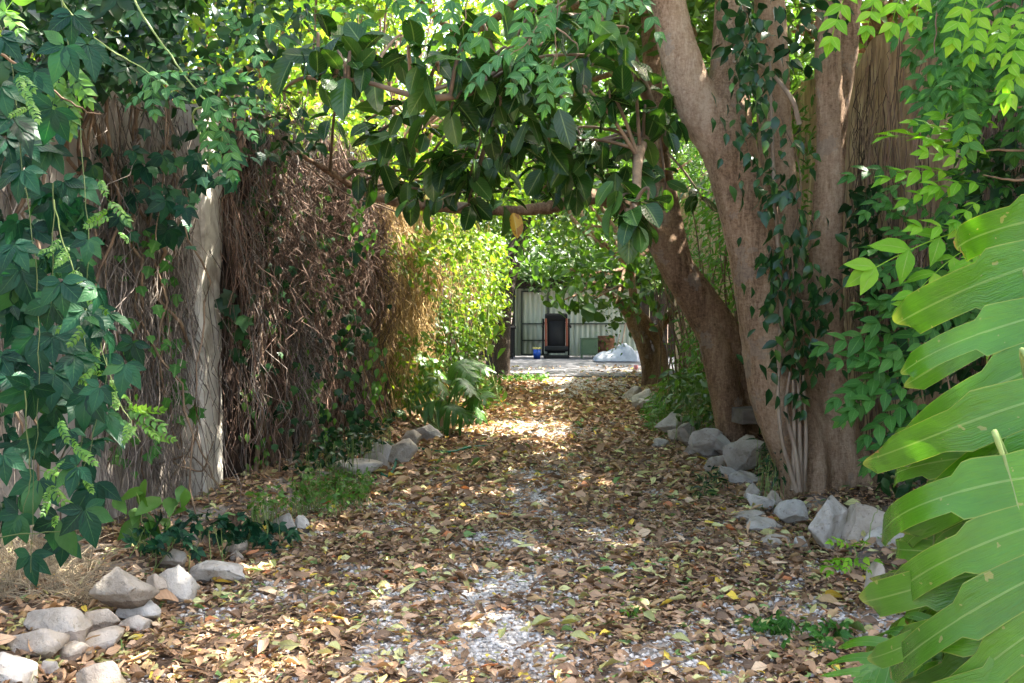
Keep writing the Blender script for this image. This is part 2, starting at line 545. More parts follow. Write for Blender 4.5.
M['mint'] = leafmat('mint_leaf', [(0, (0.04, 0.135, 0.04)), (0.6, (0.055, 0.18, 0.045)), (1, (0.09, 0.23, 0.055))], rough=0.5, spec=.25, trans=0.3, vein=((0.18, 0.33, 0.14), 0.03, 6))
M['monst'] = leafmat('monstera_leaf', [(0, (0.04, 0.15, 0.006)), (0.6, (0.07, 0.215, 0.008)), (1, (0.11, 0.27, 0.014))], rough=0.2, trans=0.2, tcol=(1.5, 1.4, 0.5), edge=(0.32, 0.36, 0.07), spec=0.55)
M['monst2'] = leafmat('monstera_leaf_dark', [(0, (0.05, 0.15, 0.03)), (0.6, (0.07, 0.19, 0.035)), (1, (0.10, 0.24, 0.045))], rough=0.3, trans=0.25, edge=(0.12, 0.24, 0.05), spec=0.5)
M['herb'] = leafmat('herb_leaf', [(0, (0.06, 0.17, 0.025)), (0.6, (0.1, 0.24, 0.03)), (1, (0.16, 0.32, 0.05))], trans=0.35)
LIT = [(p_, tuple(min(1, q * m_) for q, m_ in zip(c_, (1.88, 1.92, 1.80)))) for p_, c_ in [(0, (0.10, 0.060, 0.036)), (0.14, (0.19, 0.115, 0.068)), (0.30, (0.27, 0.165, 0.10)), (0.46, (0.145, 0.088, 0.055)), (0.58, (0.34, 0.22, 0.145)),
       (0.70, (0.24, 0.155, 0.075)), (0.78, (0.42, 0.30, 0.20)), (0.82, (0.24, 0.22, 0.085)), (0.875, (0.36, 0.35, 0.16)), (0.94, (0.10, 0.17, 0.05)), (0.97, (0.46, 0.34, 0.05)), (0.985, (0.32, 0.12, 0.05))]]
M['litter'] = leafmat('dead_leaf', LIT, rough=0.6, trans=0.1, tcol=(1.4, 1.2, 0.8), interp='CONSTANT', vein=((0.3, 0.22, 0.14), 0.03, 6))
M['fallen'] = leafmat('fallen_leaf', [(0, (0.30, 0.36, 0.11)), (0.35, (0.40, 0.42, 0.16)), (0.6, (0.20, 0.30, 0.07)), (0.8, (0.55, 0.42, 0.05))], rough=0.5, trans=0.15, interp='CONSTANT', vein=((0.5, 0.5, 0.25), 0.03, 6))
M['yellowleaf'] = leafmat('yellow_leaf', [(0, (0.42, 0.24, 0.02)), (1, (0.5, 0.34, 0.03))], trans=0.25, tcol=(1.3, 1.2, 0.6), vein=((0.5, 0.45, 0.15), .03, 8), blotch=((0.25, 0.10, 0.02), 16, .56))


def gravelmat():
    m, nt, out = newmat('white_gravel')
    geo = nt.nodes.new('ShaderNodeNewGeometry')
    r = ramp(nt, [(0, (0.36, 0.33, 0.29)), (0.5, (0.60, 0.56, 0.51)), (1, (0.78, 0.735, 0.68))])
    nt.links.new(geo.outputs['Random Per Island'], r.inputs['Fac'])
    p = N(nt, 'ShaderNodeBsdfPrincipled', Roughness=0.8)
    nt.links.new(r.outputs['Color'], p.inputs['Base Color'])
    nt.links.new(p.outputs[0], out.inputs['Surface'])
    return m


M['gravel'] = gravelmat()


# ------------------------------------------------------------------ leaf templates (y along, x across, z normal)
def blade(ny, nx, width, fold=0.2, curl=0.2, wave=0.0, prof=None, twist=0.0):
    t = np.linspace(0, 1, ny + 1)
    if prof is None:
        w = np.sin(np.pi * np.clip(t, 0, 1) ** 0.85) ** 0.8
    else:
        w = np.interp(t, *prof)
    w = np.maximum(w, 0.02) * width / 2
    s = np.linspace(-1, 1, nx + 1)
    T_, S_ = np.meshgrid(t, s, indexing='ij')
    X = S_ * w[:, None]
    Z = np.abs(S_) * w[:, None] * fold - curl * T_ ** 2 + wave * np.sin(T_ * 9 + S_ * 2) * np.abs(S_) * width
    Y = T_ * (1 - 0.15 * abs(curl))
    if twist:
        a = twist * T_
        X, Z = X * np.cos(a) - Z * np.sin(a), X * np.sin(a) + Z * np.cos(a)
    v = np.stack([X, Y, Z], -1).reshape(-1, 3)
    f, uv = [], []
    for i in range(ny):
        for j in range(nx):
            q = [i * (nx + 1) + j, i * (nx + 1) + j + 1, (i + 1) * (nx + 1) + j + 1, (i + 1) * (nx + 1) + j]
            f.append(q)
            uv.append([((k % (nx + 1)) / nx, (k // (nx + 1)) / ny) for k in q])
    return v, np.array(f), np.array(uv, np.float32)


def combine(parts):
    """parts: (template, pos, ydir, zn, size)"""
    mb = MB()
    for T, p, y, z, s in parts:
        mb.inst(T, [p], [y], [z], s)
    v = np.concatenate(mb.V)
    f = np.concatenate(mb.L).reshape(-1, 4)
    u = np.concatenate(mb.U).reshape(-1, 4, 2)
    return v.astype(float), f, u


SM = [blade(3, 2, 0.5, 0.3, c, prof=([0, .25, .5, .75, 1], [.1, .85, 1, .6, .03])) for c in (0.05, 0.25, 0.45)]
TINY = [blade(2, 2, 0.55, 0.3, c, prof=([0, .45, 1], [.12, 1, .03])) for c in (0.1, 0.35)]
NARROW = [blade(3, 2, 0.2, 0.3, c) for c in (0.1, 0.4)]
RUB = [blade(8, 4, 0.54, f, c, w, prof=([0, .1, .25, .5, .72, .87, .95, 1], [.15, .62, .93, 1, .9, .58, .22, .02])) for f, c, w in ((.35, .12, .02), (.15, .3, .03), (.5, .2, .0), (.1, .05, .04))]
LFT = [blade(5, 2, 0.52, f, c, w, prof=([0, .2, .4, .6, .8, 1], [.12, .8, 1, .82, .42, .02])) for f, c, w in ((.25, .2, .05), (.1, .35, .06), (.35, .12, .03))]


def palmate(seed):
    r = np.random.default_rng(seed)
    ps = []
    for a, s in ((-95, .62), (-48, .88), (0, 1.0), (48, .88), (95, .62)):
        a = math.radians(a + r.uniform(-9, 9))
        d = np.array([math.sin(a), math.cos(a), r.uniform(-.25, .05)])
        ps.append((LFT[r.integers(3)], d * 0.04, d, (r.uniform(-.2, .2), r.uniform(-.2, .2), 1), s * r.uniform(.85, 1.1)))
    return combine(ps)


PALM = [palmate(i) for i in range(4)]


def pinnate(pairs, seed, lw=0.34, droop=0.35, term=1.0):
    r = np.random.default_rng(seed)
    ps = []
    for i in range(pairs):
        t = 0.22 + 0.7 * i / max(pairs - 1, 1)
        s = lw * (0.75 + 0.5 * math.sin(math.pi * min(t, 1) * 0.9)) * 0.85
        for sg in (-1, 1):
            a = math.radians(62 - 22 * t + r.uniform(-7, 7))
            d = np.array([sg * math.sin(a), math.cos(a), -0.18 + r.uniform(-.25, .1)])
            ps.append((LFT[r.integers(3)], np.array([0, t, -droop * t * t]), d, (sg * -.1 + r.uniform(-.2, .2), r.uniform(-.1, .3), 1), s * r.uniform(.85, 1.12)))
    ps.append((LFT[0], np.array([0, 0.93, -droop * .86]), np.array([0, 1, -2 * droop]), (0, 2 * droop, 1), lw * term))
    # the leaf stalk, a thin folded strip
    st = blade(5, 2, 0.016, 0.6, 0.0, prof=([0, 1], [1, .7]))
    v = st[0].copy()
    v[:, 2] += -droop * v[:, 1] ** 2
    ps.append(((v, st[1], st[2]), np.zeros(3), (0, 1, 0), (0, 0, 1), 0.95))
    return combine(ps)


PINN = [pinnate(4, 1), pinnate(5, 2, 0.30), pinnate(3, 3, 0.4), pinnate(5, 4, 0.31, 0.55)]
FINE = [pinnate(6, 5, 0.24, 0.4), pinnate(7, 6, 0.2, 0.3)]


def lobed(seed):
    """ivy-like leaf: three to five shallow lobes, quads around a centre spine"""
    r = np.random.default_rng(seed)
    ang = np.radians([-150, -112, -80, -50, -26, 0, 26, 50, 80, 112, 150])
    rad = np.array([.30, .48, .36, .60, .52, .95, .52, .60, .36, .48, .30]) * r.uniform(.92, 1.08, 11)
    pts = np.stack([np.sin(ang) * rad, 0.3 + np.cos(ang) * rad * .75, -0.3 * rad ** 2 * r.uniform(.4, 1.3)], -1)
    v = np.concatenate([[[0, 0.05, 0]], pts, [[0, 0.3, 0.02]]])
    f, uv = [], []
    for i in range(1, 11):
        if i % 2 == 1 and i + 2 <= 11:
            q = [12, i, i + 1, i + 2]
            f.append(q)
            uv.append([(0.5, .3)] + [((v[k][0] * .5 + .5), v[k][1]) for k in q[1:]])
    f.append([12, 11, 0, 1])
    uv.append([(.5, .3), (.2, 0), (.5, 0), (.8, 0)])
    return v, np.array(f), np.array(uv, np.float32)


LOB = [lobed(i) for i in range(4)]


def monstera(seed, n=8, W=0.40, coarse=False, droop=0.35, arch=0.35, slit=1.0):
    """one smooth drooping blade, cut from the rim by slits into blunt fingers"""
    r = np.random.default_rng(seed)
    nu, nv = (6, 2) if coarse else (14, 6)
    V, Fc, U = [], [], []
    nvt = 0
    edges = np.linspace(0, 0.95, n + 1) + np.concatenate([[0], r.uniform(-.016, .016, n - 1), [0]])
    lobes = [(edges[i], edges[i + 1], sg) for i in range(n) for sg in (-1, 1)] + [(0.88, 1.0, 0)]
    ph = r.uniform(0, 6, 4)
    for a, b, sg in lobes:
        c = (a + b) / 2
        u = np.linspace(0, 1, nu + 1)
        v = np.linspace(-1, 1, nv + 1)
        Ug, Vg = np.meshgrid(u, v, indexing='ij')
        gap = 0.24 + 0.24 * r.uniform()
        open_ = 1 - slit * (sst(gap, gap + .07, Ug) * r.uniform(.30, .46) + .14 * sst(gap, 1, Ug))
        tipw = np.where(Ug > 0.9, np.clip(1 - .6 * ((Ug - 0.9) / 0.1) ** 2.5, 0.15, 1), 1)
        slant = r.uniform(-.03, .10)
        jit = r.normal(0, .14)
        lenj = r.uniform(.9, 1.06)
        tw = r.normal(0, .22)
        if sg == 0:
            ln = W * .5
            px = Vg * .055 * open_ * tipw
            py = .88 + ln * Ug * .6
            rr = Ug * ln * .3
        else:
            w = Vg * open_ * tipw
            t = c + w * (b - a) / 2 * 1.02
            th = np.radians(-6 + 66 * np.clip(t, 0, 1) ** .8)
            ln = W * np.interp(t, [0, .12, .35, .7, .95], [.80, 1.02, 1.12, .98, .62]) * lenj
            al = ln * (Ug - .04 * Vg ** 2 * Ug ** 3 - slant * Vg * Ug ** 3)
            px = sg * np.cos(th) * al
            py = t + np.sin(th) * al + .10 * Ug ** 2 * ln
            rr = np.abs(px)
        pz = -droop * (1.0 + jit * 3) * rr ** 2 / W * (1.0 + 1.9 * (rr / W) ** 4) - arch * np.clip(py, 0, 2) ** 2 * .5 + .10 * rr
        pz = pz + Ug ** 2 * (jit * .9 * W * .5 + tw * Vg * .16) * (1 if sg else 0)
        pz = pz + .010 * np.sin(px * 11 + ph[0]) * np.sin(py * 9 + ph[1]) - .010 * (1 - np.abs(Vg)) * sst(.05, .3, Ug) * sst(1.0, .6, Ug)
        V.append(np.stack([px, py, pz], -1).reshape(-1, 3))
        for i in range(nu):
            for j in range(nv):
                q = [i * (nv + 1) + j, i * (nv + 1) + j + 1, (i + 1) * (nv + 1) + j + 1, (i + 1) * (nv + 1) + j]
                if sg < 0:
                    q = q[::-1]
                Fc.append([k + nvt for k in q])
                U.append([((k // (nv + 1)) / nu, (k % (nv + 1)) / nv) for k in q])
        nvt += (nu + 1) * (nv + 1)
    return np.concatenate(V), np.array(Fc), np.array(U, np.float32)


DEAD = []
_r = np.random.default_rng(3)
for _i in range(14):
    pr = [([0, .2, .5, .8, 1], [.1, .75, 1, .6, .03]), ([0, .15, .4, .7, 1], [.2, .9, 1, .8, .35]), ([0, .3, .6, .85, 1], [.05, .5, 1, .75, .1]), ([0, .2, .5, .8, 1], [.55, .9, .7, .5, .25])][_i % 4]
    t_ = blade(4, 2, _r.uniform(.26, .62), _r.uniform(-.5, 1.3), _r.uniform(-.5, .6), 0.10, prof=pr, twist=_r.uniform(-1.5, 1.5))
    DEAD.append(t_)


def rnd(n, lo, hi):
    return rng.uniform(lo, hi, n)


def sprinkle(mb, T, pts, size, out=(0, 0, 0), droop=0.4, spread=1.0, up=(0, 0, 1), nrand=0.6, mat=0):
    """leaves at pts pointing outwards/down at random"""
    n = len(pts)
    if n == 0:
        return
    yd = rng.normal(size=(n, 3)) * spread + np.array(out)
    yd[:, 2] = yd[:, 2] * 0.5 - droop
    zn = rng.normal(size=(n, 3)) * nrand + np.array(up)
    sz = size * rng.uniform(0.65, 1.25, n)
    k = rng.integers(len(T), size=n)
    for i, t in enumerate(T):
        s = k == i
        mb.inst(t, pts[s], yd[s], zn[s], sz[s], mat)


def clusters(centers, n_each, spread):
    c = np.repeat(np.asarray(centers, float), n_each, axis=0)
    return c + rng.normal(size=c.shape) * spread


def blob(c, r, n, shell=0.6, seed=0, gap=0.0, gsc=0.8):
    """points inside an ellipsoid, more of them near the surface, with gaps"""
    d = nrm(rng.normal(size=(n, 3)))
    q = rng.uniform(0, 1, n) ** (1 / 3.0)
    q = np.where(rng.uniform(size=n) < shell, 0.75 + 0.25 * q, q)
    rough = 0.8 + 0.4 * noise3(d * 2.3 + seed, seed)
    p = np.array(c) + d * (q * rough)[:, None] * np.array(r)
    if gap:
        p = p[noise3(p * gsc, seed + 9) > gap]
    return p

# ================================================================== layout lines
WL = np.array([(-4.3, 1.0), (-3.7, 3.2), (-2.95, 5.6), (-2.6, 6.4), (-2.4, 7.35), (-2.22, 9.2), (-1.95, 11.2), (-1.75, 12.5), (-1.45, 15), (-0.85, 20), (-0.62, 24), (-0.4, 33)])
WR = np.array([(3.6, 1.0), (3.5, 6.0), (3.3, 9.0), (3.3, 12.0), (3.5, 20), (4.2, 26), (4.6, 33)])
WHL, WHR = 2.95, 3.5


def lx(y):
    return np.interp(y, WL[:, 1], WL[:, 0])


def rx_(y):
    return np.interp(y, WR[:, 1], WR[:, 0])


XL = np.array([(4.0, -1.7), (5.0, -1.72), (6.7, -1.5), (8.9, -1.4), (9.75, -1.1), (12.8, -.95), (16, -.75), (20, -.5), (40, -.3)])
XR = np.array([(4.0, 1.9), (6.3, 1.75), (9.3, 2.0), (11.2, 1.75), (14, 1.85), (17, 2.0), (20, 2.6), (24, 4.0), (40, 4.4)])


def height(x, y):
    x, y = np.asarray(x, float), np.asarray(y, float)
    xl = np.interp(y, XL[:, 0], XL[:, 1])
    xr = np.interp(y, XR[:, 0], XR[:, 1])
    hl = np.interp(y, [3, 6, 9, 14, 18, 21], [.10, .13, .2, .2, .1, 0])
    hr = np.interp(y, [4, 7, 8.6, 9.4, 13, 17, 20, 23], [.05, .10, .16, .27, .26, .15, .05, 0])
    z = hl * sst(0.0, 0.4, xl - x - .05) + hr * sst(0, .4, x - xr - .12)
    z = z + (noise2(x, y, 1.1, 3) - .5) * .05 * sst(24, 21, y) + (noise2(x, y, 5, 4, 2) - .5) * .025 * sst(24, 21, y)
    z = z * sst(60, 40, np.hypot(x, y))
    return z


def gmask(x, y):
    """where pale gravel shows through the leaves and helps paint the sun patch"""
    xc = np.interp(y, [3.5, 6, 9, 14, 20], [-.12, .04, .24, .5, .9])
    strip = np.exp(-((x - xc) / .27) ** 2) * np.interp(y, [4, 9, 11], [.95, .8, .2])
    nz = noise2(x, y, 2.2, 21)
    m = strip * sst(.3, .55, nz) + 0.62 * sst(.50, .68, noise2(x, y, 3.3, 31)) * sst(12, 8, y)
    far = sst(15.5, 20, y) * np.exp(-((x - 1.5) / 1.1) ** 2) + .9 * np.exp(-((x - .3) / .8) ** 2 - ((y - 12.6) / .9) ** 2)  # the mid-lane blob of pale gravel paints in more of the sun patch
    return np.clip(m + far, 0, 1)


# sun gaps
for c, r in (((.35, 12.7, 0), .75), ((-.25, 12.4, 0), .6), ((.85, 13.0, 0), .5), ((.45, 11.6, 0), .5), ((.95, 12.1, 0), .45), ((-1.3, 14.6, 2.3), .8), ((-1.0, 16.6, 2.0), .9), ((-.8, 18.3, 1.6), .8),
             ((-1.75, 12.2, 2.2), .5), ((-2.0, 8.6, 2.5), .28), ((-1.9, 9.6, 2.7), .22), ((-1.8, 10.6, 2.2), .2), ((-2.25, 8.0, 1.5), .16), ((-2.3, 7.75, .5), .22), ((-2.6, 6.3, .9), .12), ((-2.1, 9.3, 1.9), .16), ((-1.2, 13.1, .5), .5),
             ((-2.7, 6.0, 1.3), .10), ((.3, 24.3, 0), .5), ((-.3, 8.1, 0), .13), ((.6, 6.9, 0), .10), ((-.9, 6.9, 0), .09), ((-.95, 5.2, 0), .09),
             ((-2.3, 9.6, 3.7), 1.0), ((-2.0, 12, 3.5), .9), ((-.6, 15.2, 2.7), .9), ((-.35, 17.2, 2.3), .9), ((2.75, 12, 3.0), .5), ((-2.5, 7.0, 1.9), .15), ((-2.45, 7.3, 2.6), .2), ((2.7, 13.5, 2.6), .5), ((-4.5, 14, 4.4), 2.2), ((-3.5, 19, 4.2), 2.4), ((1.2, 33, 2.6), 1.3), ((3.9, 6.4, 2.7), .45), ((2.4, 19.5, 2.4), .6)):
    BEAMS.append((np.array(c), r))
_q = np.random.default_rng(42)
for _k in range(20):
    _y = _q.uniform(5.3, 11)
    BEAMS.append((np.array([lx(_y) + .15, _y, _q.uniform(.2, 2.8)]), _q.uniform(.09, .24)))
for _k in range(16):
    BEAMS.append((np.array([_q.uniform(-1.6, 1.2), _q.uniform(4.5, 17), 0]), _q.uniform(.07, .16)))


# ================================================================== ground
def build_ground():
    def axis(lo, hi, step, far):
        a = np.arange(lo, hi + 1e-6, step)
        g = np.cumsum(step * 1.35 ** np.arange(1, 30))
        g = g[g < far]
        return np.concatenate([(lo - g)[::-1], a, hi + g])
    xs = axis(-4.5, 5, .07, 220)
    ys = axis(2.5, 24, .08, 260)
    X, Y = np.meshgrid(xs, ys, indexing='ij')
    Z = height(X, Y)
    v = np.stack([X, Y, Z], -1).reshape(-1, 3)
    ny = len(ys)
    i, j = np.meshgrid(np.arange(len(xs) - 1), np.arange(ny - 1), indexing='ij')
    a = (i * ny + j).ravel()
    f = np.stack([a, a + ny, a + ny + 1, a + 1], -1)
    mb = MB()
    mb.add(v, f)
    o = mb.build('ground', M['ground'])
    at = o.data.attributes.new('gravel', 'FLOAT', 'POINT')
    at.data.foreach_set('value', gmask(v[:, 0], v[:, 1]).astype(np.float32))
    tag(o, 'brown soil and pale gravel of the lane under fallen leaves', 'ground', kind='structure')
    # concrete yard slab
    mb = MB()
    xs = np.linspace(-.4, 6.5, 30)
    edge = 22.7 + .25 * (noise2(xs, xs * 0, 1.5, 8) - .5)
    ys = np.linspace(0, 1, 14)
    X = np.repeat(xs[:, None], 14, 1)
    Y = edge[:, None] + ys[None] * (38 - edge[:, None])
    v = np.stack([X, Y, np.full_like(X, .035)], -1)
    i, j = np.meshgrid(np.arange(29), np.arange(13), indexing='ij')
    a = (i * 14 + j).ravel()
    mb.add(v.reshape(-1, 3), np.stack([a, a + 14, a + 15, a + 1], -1))
    low = v[:, 0].copy()
    low[:, 2] -= .08
    vv = np.concatenate([v[:, 0], low])
    k = np.arange(29)
    mb.add(vv, np.stack([k + 1, k, k + 30, k + 31], -1))
    tag(mb.build('concrete_yard', M['concrete'], smooth=False), 'pale grey concrete yard in front of the metal gate', 'yard', kind='structure')


build_ground()


def lane_litter():
    def pts(n, y0, y1, x0=-3.2, x1=3.4):
        y = rng.uniform(y0, y1, n)
        x = rng.uniform(x0, x1, n)
        k = (x > lx(y) + .05) & (x < rx_(y))
        x, y = x[k], y[k]
        xl = np.interp(y, XL[:, 0], XL[:, 1])
        xr = np.interp(y, XR[:, 0], XR[:, 1])
        dens = 1 - .80 * gmask(x, y)
        dens *= np.where((x < xl - .3) | (x > xr + .3), .5, 1)
        dens *= .75 + .5 * noise2(x, y, 1.7, 77)
        k = rng.uniform(size=len(x)) < dens
        return np.stack([x[k], y[k]], -1)
    mb = MB()
    for n, y0, y1, sz, lift in ((29000, 3.2, 7.6, .058, .028), (24000, 3.2, 8.5, .03, .03), (27000, 7.6, 13, .074, .034), (22000, 13, 22.7, .095, .03), (900, 22.7, 27, .09, .006)):
        p = pts(n, y0, y1)
        z = height(p[:, 0], p[:, 1])
        z = np.where(p[:, 1] > 22.6, np.maximum(z, .038), z)
        q = np.stack([p[:, 0], p[:, 1], z + rng.uniform(.004, lift, len(p))], -1)
        a = rng.uniform(0, 2 * math.pi, len(p))
        yd = np.stack([np.cos(a), np.sin(a), rng.normal(size=len(p)) * .2], -1)
        zn = np.stack([rng.normal(size=len(p)) * .25, rng.normal(size=len(p)) * .25 - .08, np.ones(len(p))], -1)
        s = sz * np.clip(rng.lognormal(-.05, .36, len(p)), .35, 2.2)
        k = rng.integers(len(DEAD), size=len(p))
        for i, t in enumerate(DEAD):
            m = k == i
            mb.inst(t, q[m], yd[m], zn[m], s[m])
    # leaves drifted against the stones
    q, yd, zn = [], [], []
    for sx, sy, w, d, base in STONE_POS:
        for k in range(int(10 + 60 * w)):
            a = rng.uniform(0, 2 * math.pi)
            f = rng.uniform(.42, .8)
            x, y = sx + math.cos(a) * (w * f + .01), sy + math.sin(a) * (d * f + .01)
            q.append((x, y, height(x, y) + rng.uniform(.015, .05)))
            yd.append((rng.normal(), rng.normal(), rng.normal() * .3))
            zn.append((math.cos(a) * .5 + rng.normal() * .3, math.sin(a) * .5 + rng.normal() * .3, 1))
    q, yd, zn = np.array(q), np.array(yd), np.array(zn)
    k = rng.integers(len(DEAD), size=len(q))
    for i, t in enumerate(DEAD):
        m = k == i
        mb.inst(t, q[m], yd[m], zn[m], .07 * np.clip(rng.lognormal(-.05, .35, m.sum()), .4, 1.9))
    # twigs among the leaves
    n = 420
    y = rng.uniform(3.4, 15, n)
    x = rng.uniform(-1.6, 1.9, n)
    a = rng.uniform(0, math.pi, n)
    L = rng.uniform(.05, .2, n)
    t = np.linspace(-.5, .5, 4)
    X = x[:, None] + np.cos(a)[:, None] * L[:, None] * t
    Y = y[:, None] + np.sin(a)[:, None] * L[:, None] * t
    Z = height(X, Y) + .028 + rng.normal(size=X.shape) * .006
    mb.tubes(np.stack([X, Y, Z], -1), rng.uniform(.0015, .004, n)[:, None] * np.ones(4), 4, mat=1)
    tag(mb.build('leaf_litter', [M['litter'], M['twig']]), 'carpet of brown and tan fallen leaves covering the lane', 'leaf litter', kind='stuff')
    # white gravel
    b = bmesh.new()
    bmesh.ops.create_icosphere(b, subdivisions=1, radius=1)
    iv = np.array([v.co[:] for v in b.verts])
    itf = np.array([[v.index for v in f.verts] for f in b.faces])
    b.free()
    mb = MB()
    n = 60000
    y = 3.4 + (rng.uniform(size=n) ** 1.3) * 9
    x = rng.uniform(-1.7, 1.9, n)
    k = rng.uniform(size=n) < gmask(x, y) * .95 + .06
    x, y = x[k], y[k]
    y2 = rng.uniform(12, 22.6, 42000)
    x2 = rng.uniform(-1.2, 3, 42000)
    k = rng.uniform(size=42000) < gmask(x2, y2) * .9
    x, y = np.concatenate([x, x2[k]]), np.concatenate([y, y2[k]])
    n = len(x)
    s = rng.uniform(.006, .016, n) * np.where(y > 12, 1.5, 1)
    for c in range(6):
        vv = iv * (1 + rng.normal(size=(len(iv), 1)) * .22) * np.array([1, .8, .6])
        m = np.arange(n) % 6 == c
        p = np.stack([x[m], y[m], height(x[m], y[m]) + s[m] * .45], -1)
        a = rng.uniform(0, 6.3, m.sum())
        mb.inst((vv, itf, np.zeros((len(itf), 3, 2), np.float32)), p, np.stack([np.cos(a), np.sin(a), a * 0], -1), (0, 0, 1), s[m])
    tag(mb.build('white_gravel', M['gravel'], smooth=False), 'white gravel showing between the leaves along the middle of the lane', 'gravel', kind='stuff')
    # the larger, fresher fallen leaves that stand out one by one
    spots = [(540, 480, .17), (530, 640, .12), (500, 652, .10), (430, 660, .09), (355, 345 + 200, .08), (275, 575, .09), (390, 640, .09), (600, 602, .11), (626, 580, .12), (505, 640, .09),
             (655, 632, .10), (350, 600, .07), (452, 570, .09), (412, 572, .08), (480, 545, .08), (700, 546, .10), (700, 600, .09), (760, 640, .10), (560, 638, .13), (528, 562, .07),
             (380, 600, .08), (320, 590, .08), (245, 600, .09), (232, 630, .10), (180, 640, .10), (300, 650, .10), (575, 620, .08), (640, 560, .08), (690, 655, .10), (590, 655, .11)]
    for i, (px, py, s) in enumerate(spots):
        g = G(px, py)
        g[2] = height(g[0], g[1]) + .05
        mb = MB()
        a = rng.uniform(0, 6.3)
        mb.inst(DEAD[[0, 4, 8][rng.integers(3)]], [g], [(math.cos(a), math.sin(a), .05)], [(rng.uniform(-.3, .3), rng.uniform(-.5, 0), 1)], s * .85)
        if i == 0:
            tag(mb.build('fallen_leaf', M['fallen'], loc=g), 'large pale green fallen leaf lying alone in the middle of the lane', 'fallen leaf', 'fresh fallen leaves on the lane')
        else:
            tag(mb.build('fallen_leaf', M['fallen'], loc=g), 'small fresh green or yellow fallen leaf lying on the brown litter', 'fallen leaf', 'fresh fallen leaves on the lane')
    for px, py, s, lab in ((825, 603, .12, 'bright yellow fallen leaf lying before the monstera at the right'), (212, 587, .12, 'bright yellow fallen leaf beside the left edging stones')):
        g = G(px, py)
        g[2] = height(g[0], g[1]) + .05
        mb = MB()
        mb.inst(RUB[1], [g], [(1, .2, .05)], [(0, -.4, 1)], s)
        tag(mb.build('fallen_leaf', M['yellowleaf'], loc=g), lab, 'fallen leaf', 'fresh fallen leaves on the lane')



# ================================================================== stones
_b = bmesh.new()
bmesh.ops.create_icosphere(_b, subdivisions=4, radius=1)
ICO = np.array([v.co[:] for v in _b.verts])
ICF = np.array([[v.index for v in f.verts] for f in _b.faces])
_b.free()


def rock(c, sz, seed, rough=1.0, facets=9, rz=0.0, tilt=0.0, roll=0.0):
    r = np.random.default_rng(seed)
    v = ICO * (1 + .35 * (fbm(ICO * 1.3 + seed * 3.1, 2, seed) - .5)[:, None])
    for k in range(facets):
        d = nrm(r.normal(size=3) * np.array([1, 1, .9]))
        h = r.uniform(.38, .78)
        t = v @ d - h
        v = v - np.clip(t, 0, None)[:, None] * d * .97
    v = v + nrm(v) * ((fbm(v * 2.6 + seed, 4, seed + 4) - .5) * .20 * rough)[:, None] + nrm(v) * ((fbm(v * 9 + seed, 3, seed + 7) - .5) * .06 * rough)[:, None]
    lo, hi = v.min(0), v.max(0)
    v = (v - (lo + hi) / 2) / (hi - lo) * np.array(sz)
    ct, st = math.cos(tilt), math.sin(tilt)
    v = v @ np.array([[ct, 0, -st], [0, 1, 0], [st, 0, ct]])
    ct, st = math.cos(roll), math.sin(roll)
    v = v @ np.array([[1, 0, 0], [0, ct, st], [0, -st, ct]])
    ct, st = math.cos(rz), math.sin(rz)
    v = v @ np.array([[ct, st, 0], [-st, ct, 0], [0, 0, 1]])
    mb = MB()
    mb.add(v + np.array(c), ICF)
    return mb


STONE_POS = []
LG = 'stones edging the left side of the lane'
RG = 'stones edging the right side of the lane'
WG = 'stones of the low retaining row under the leaning trunk'
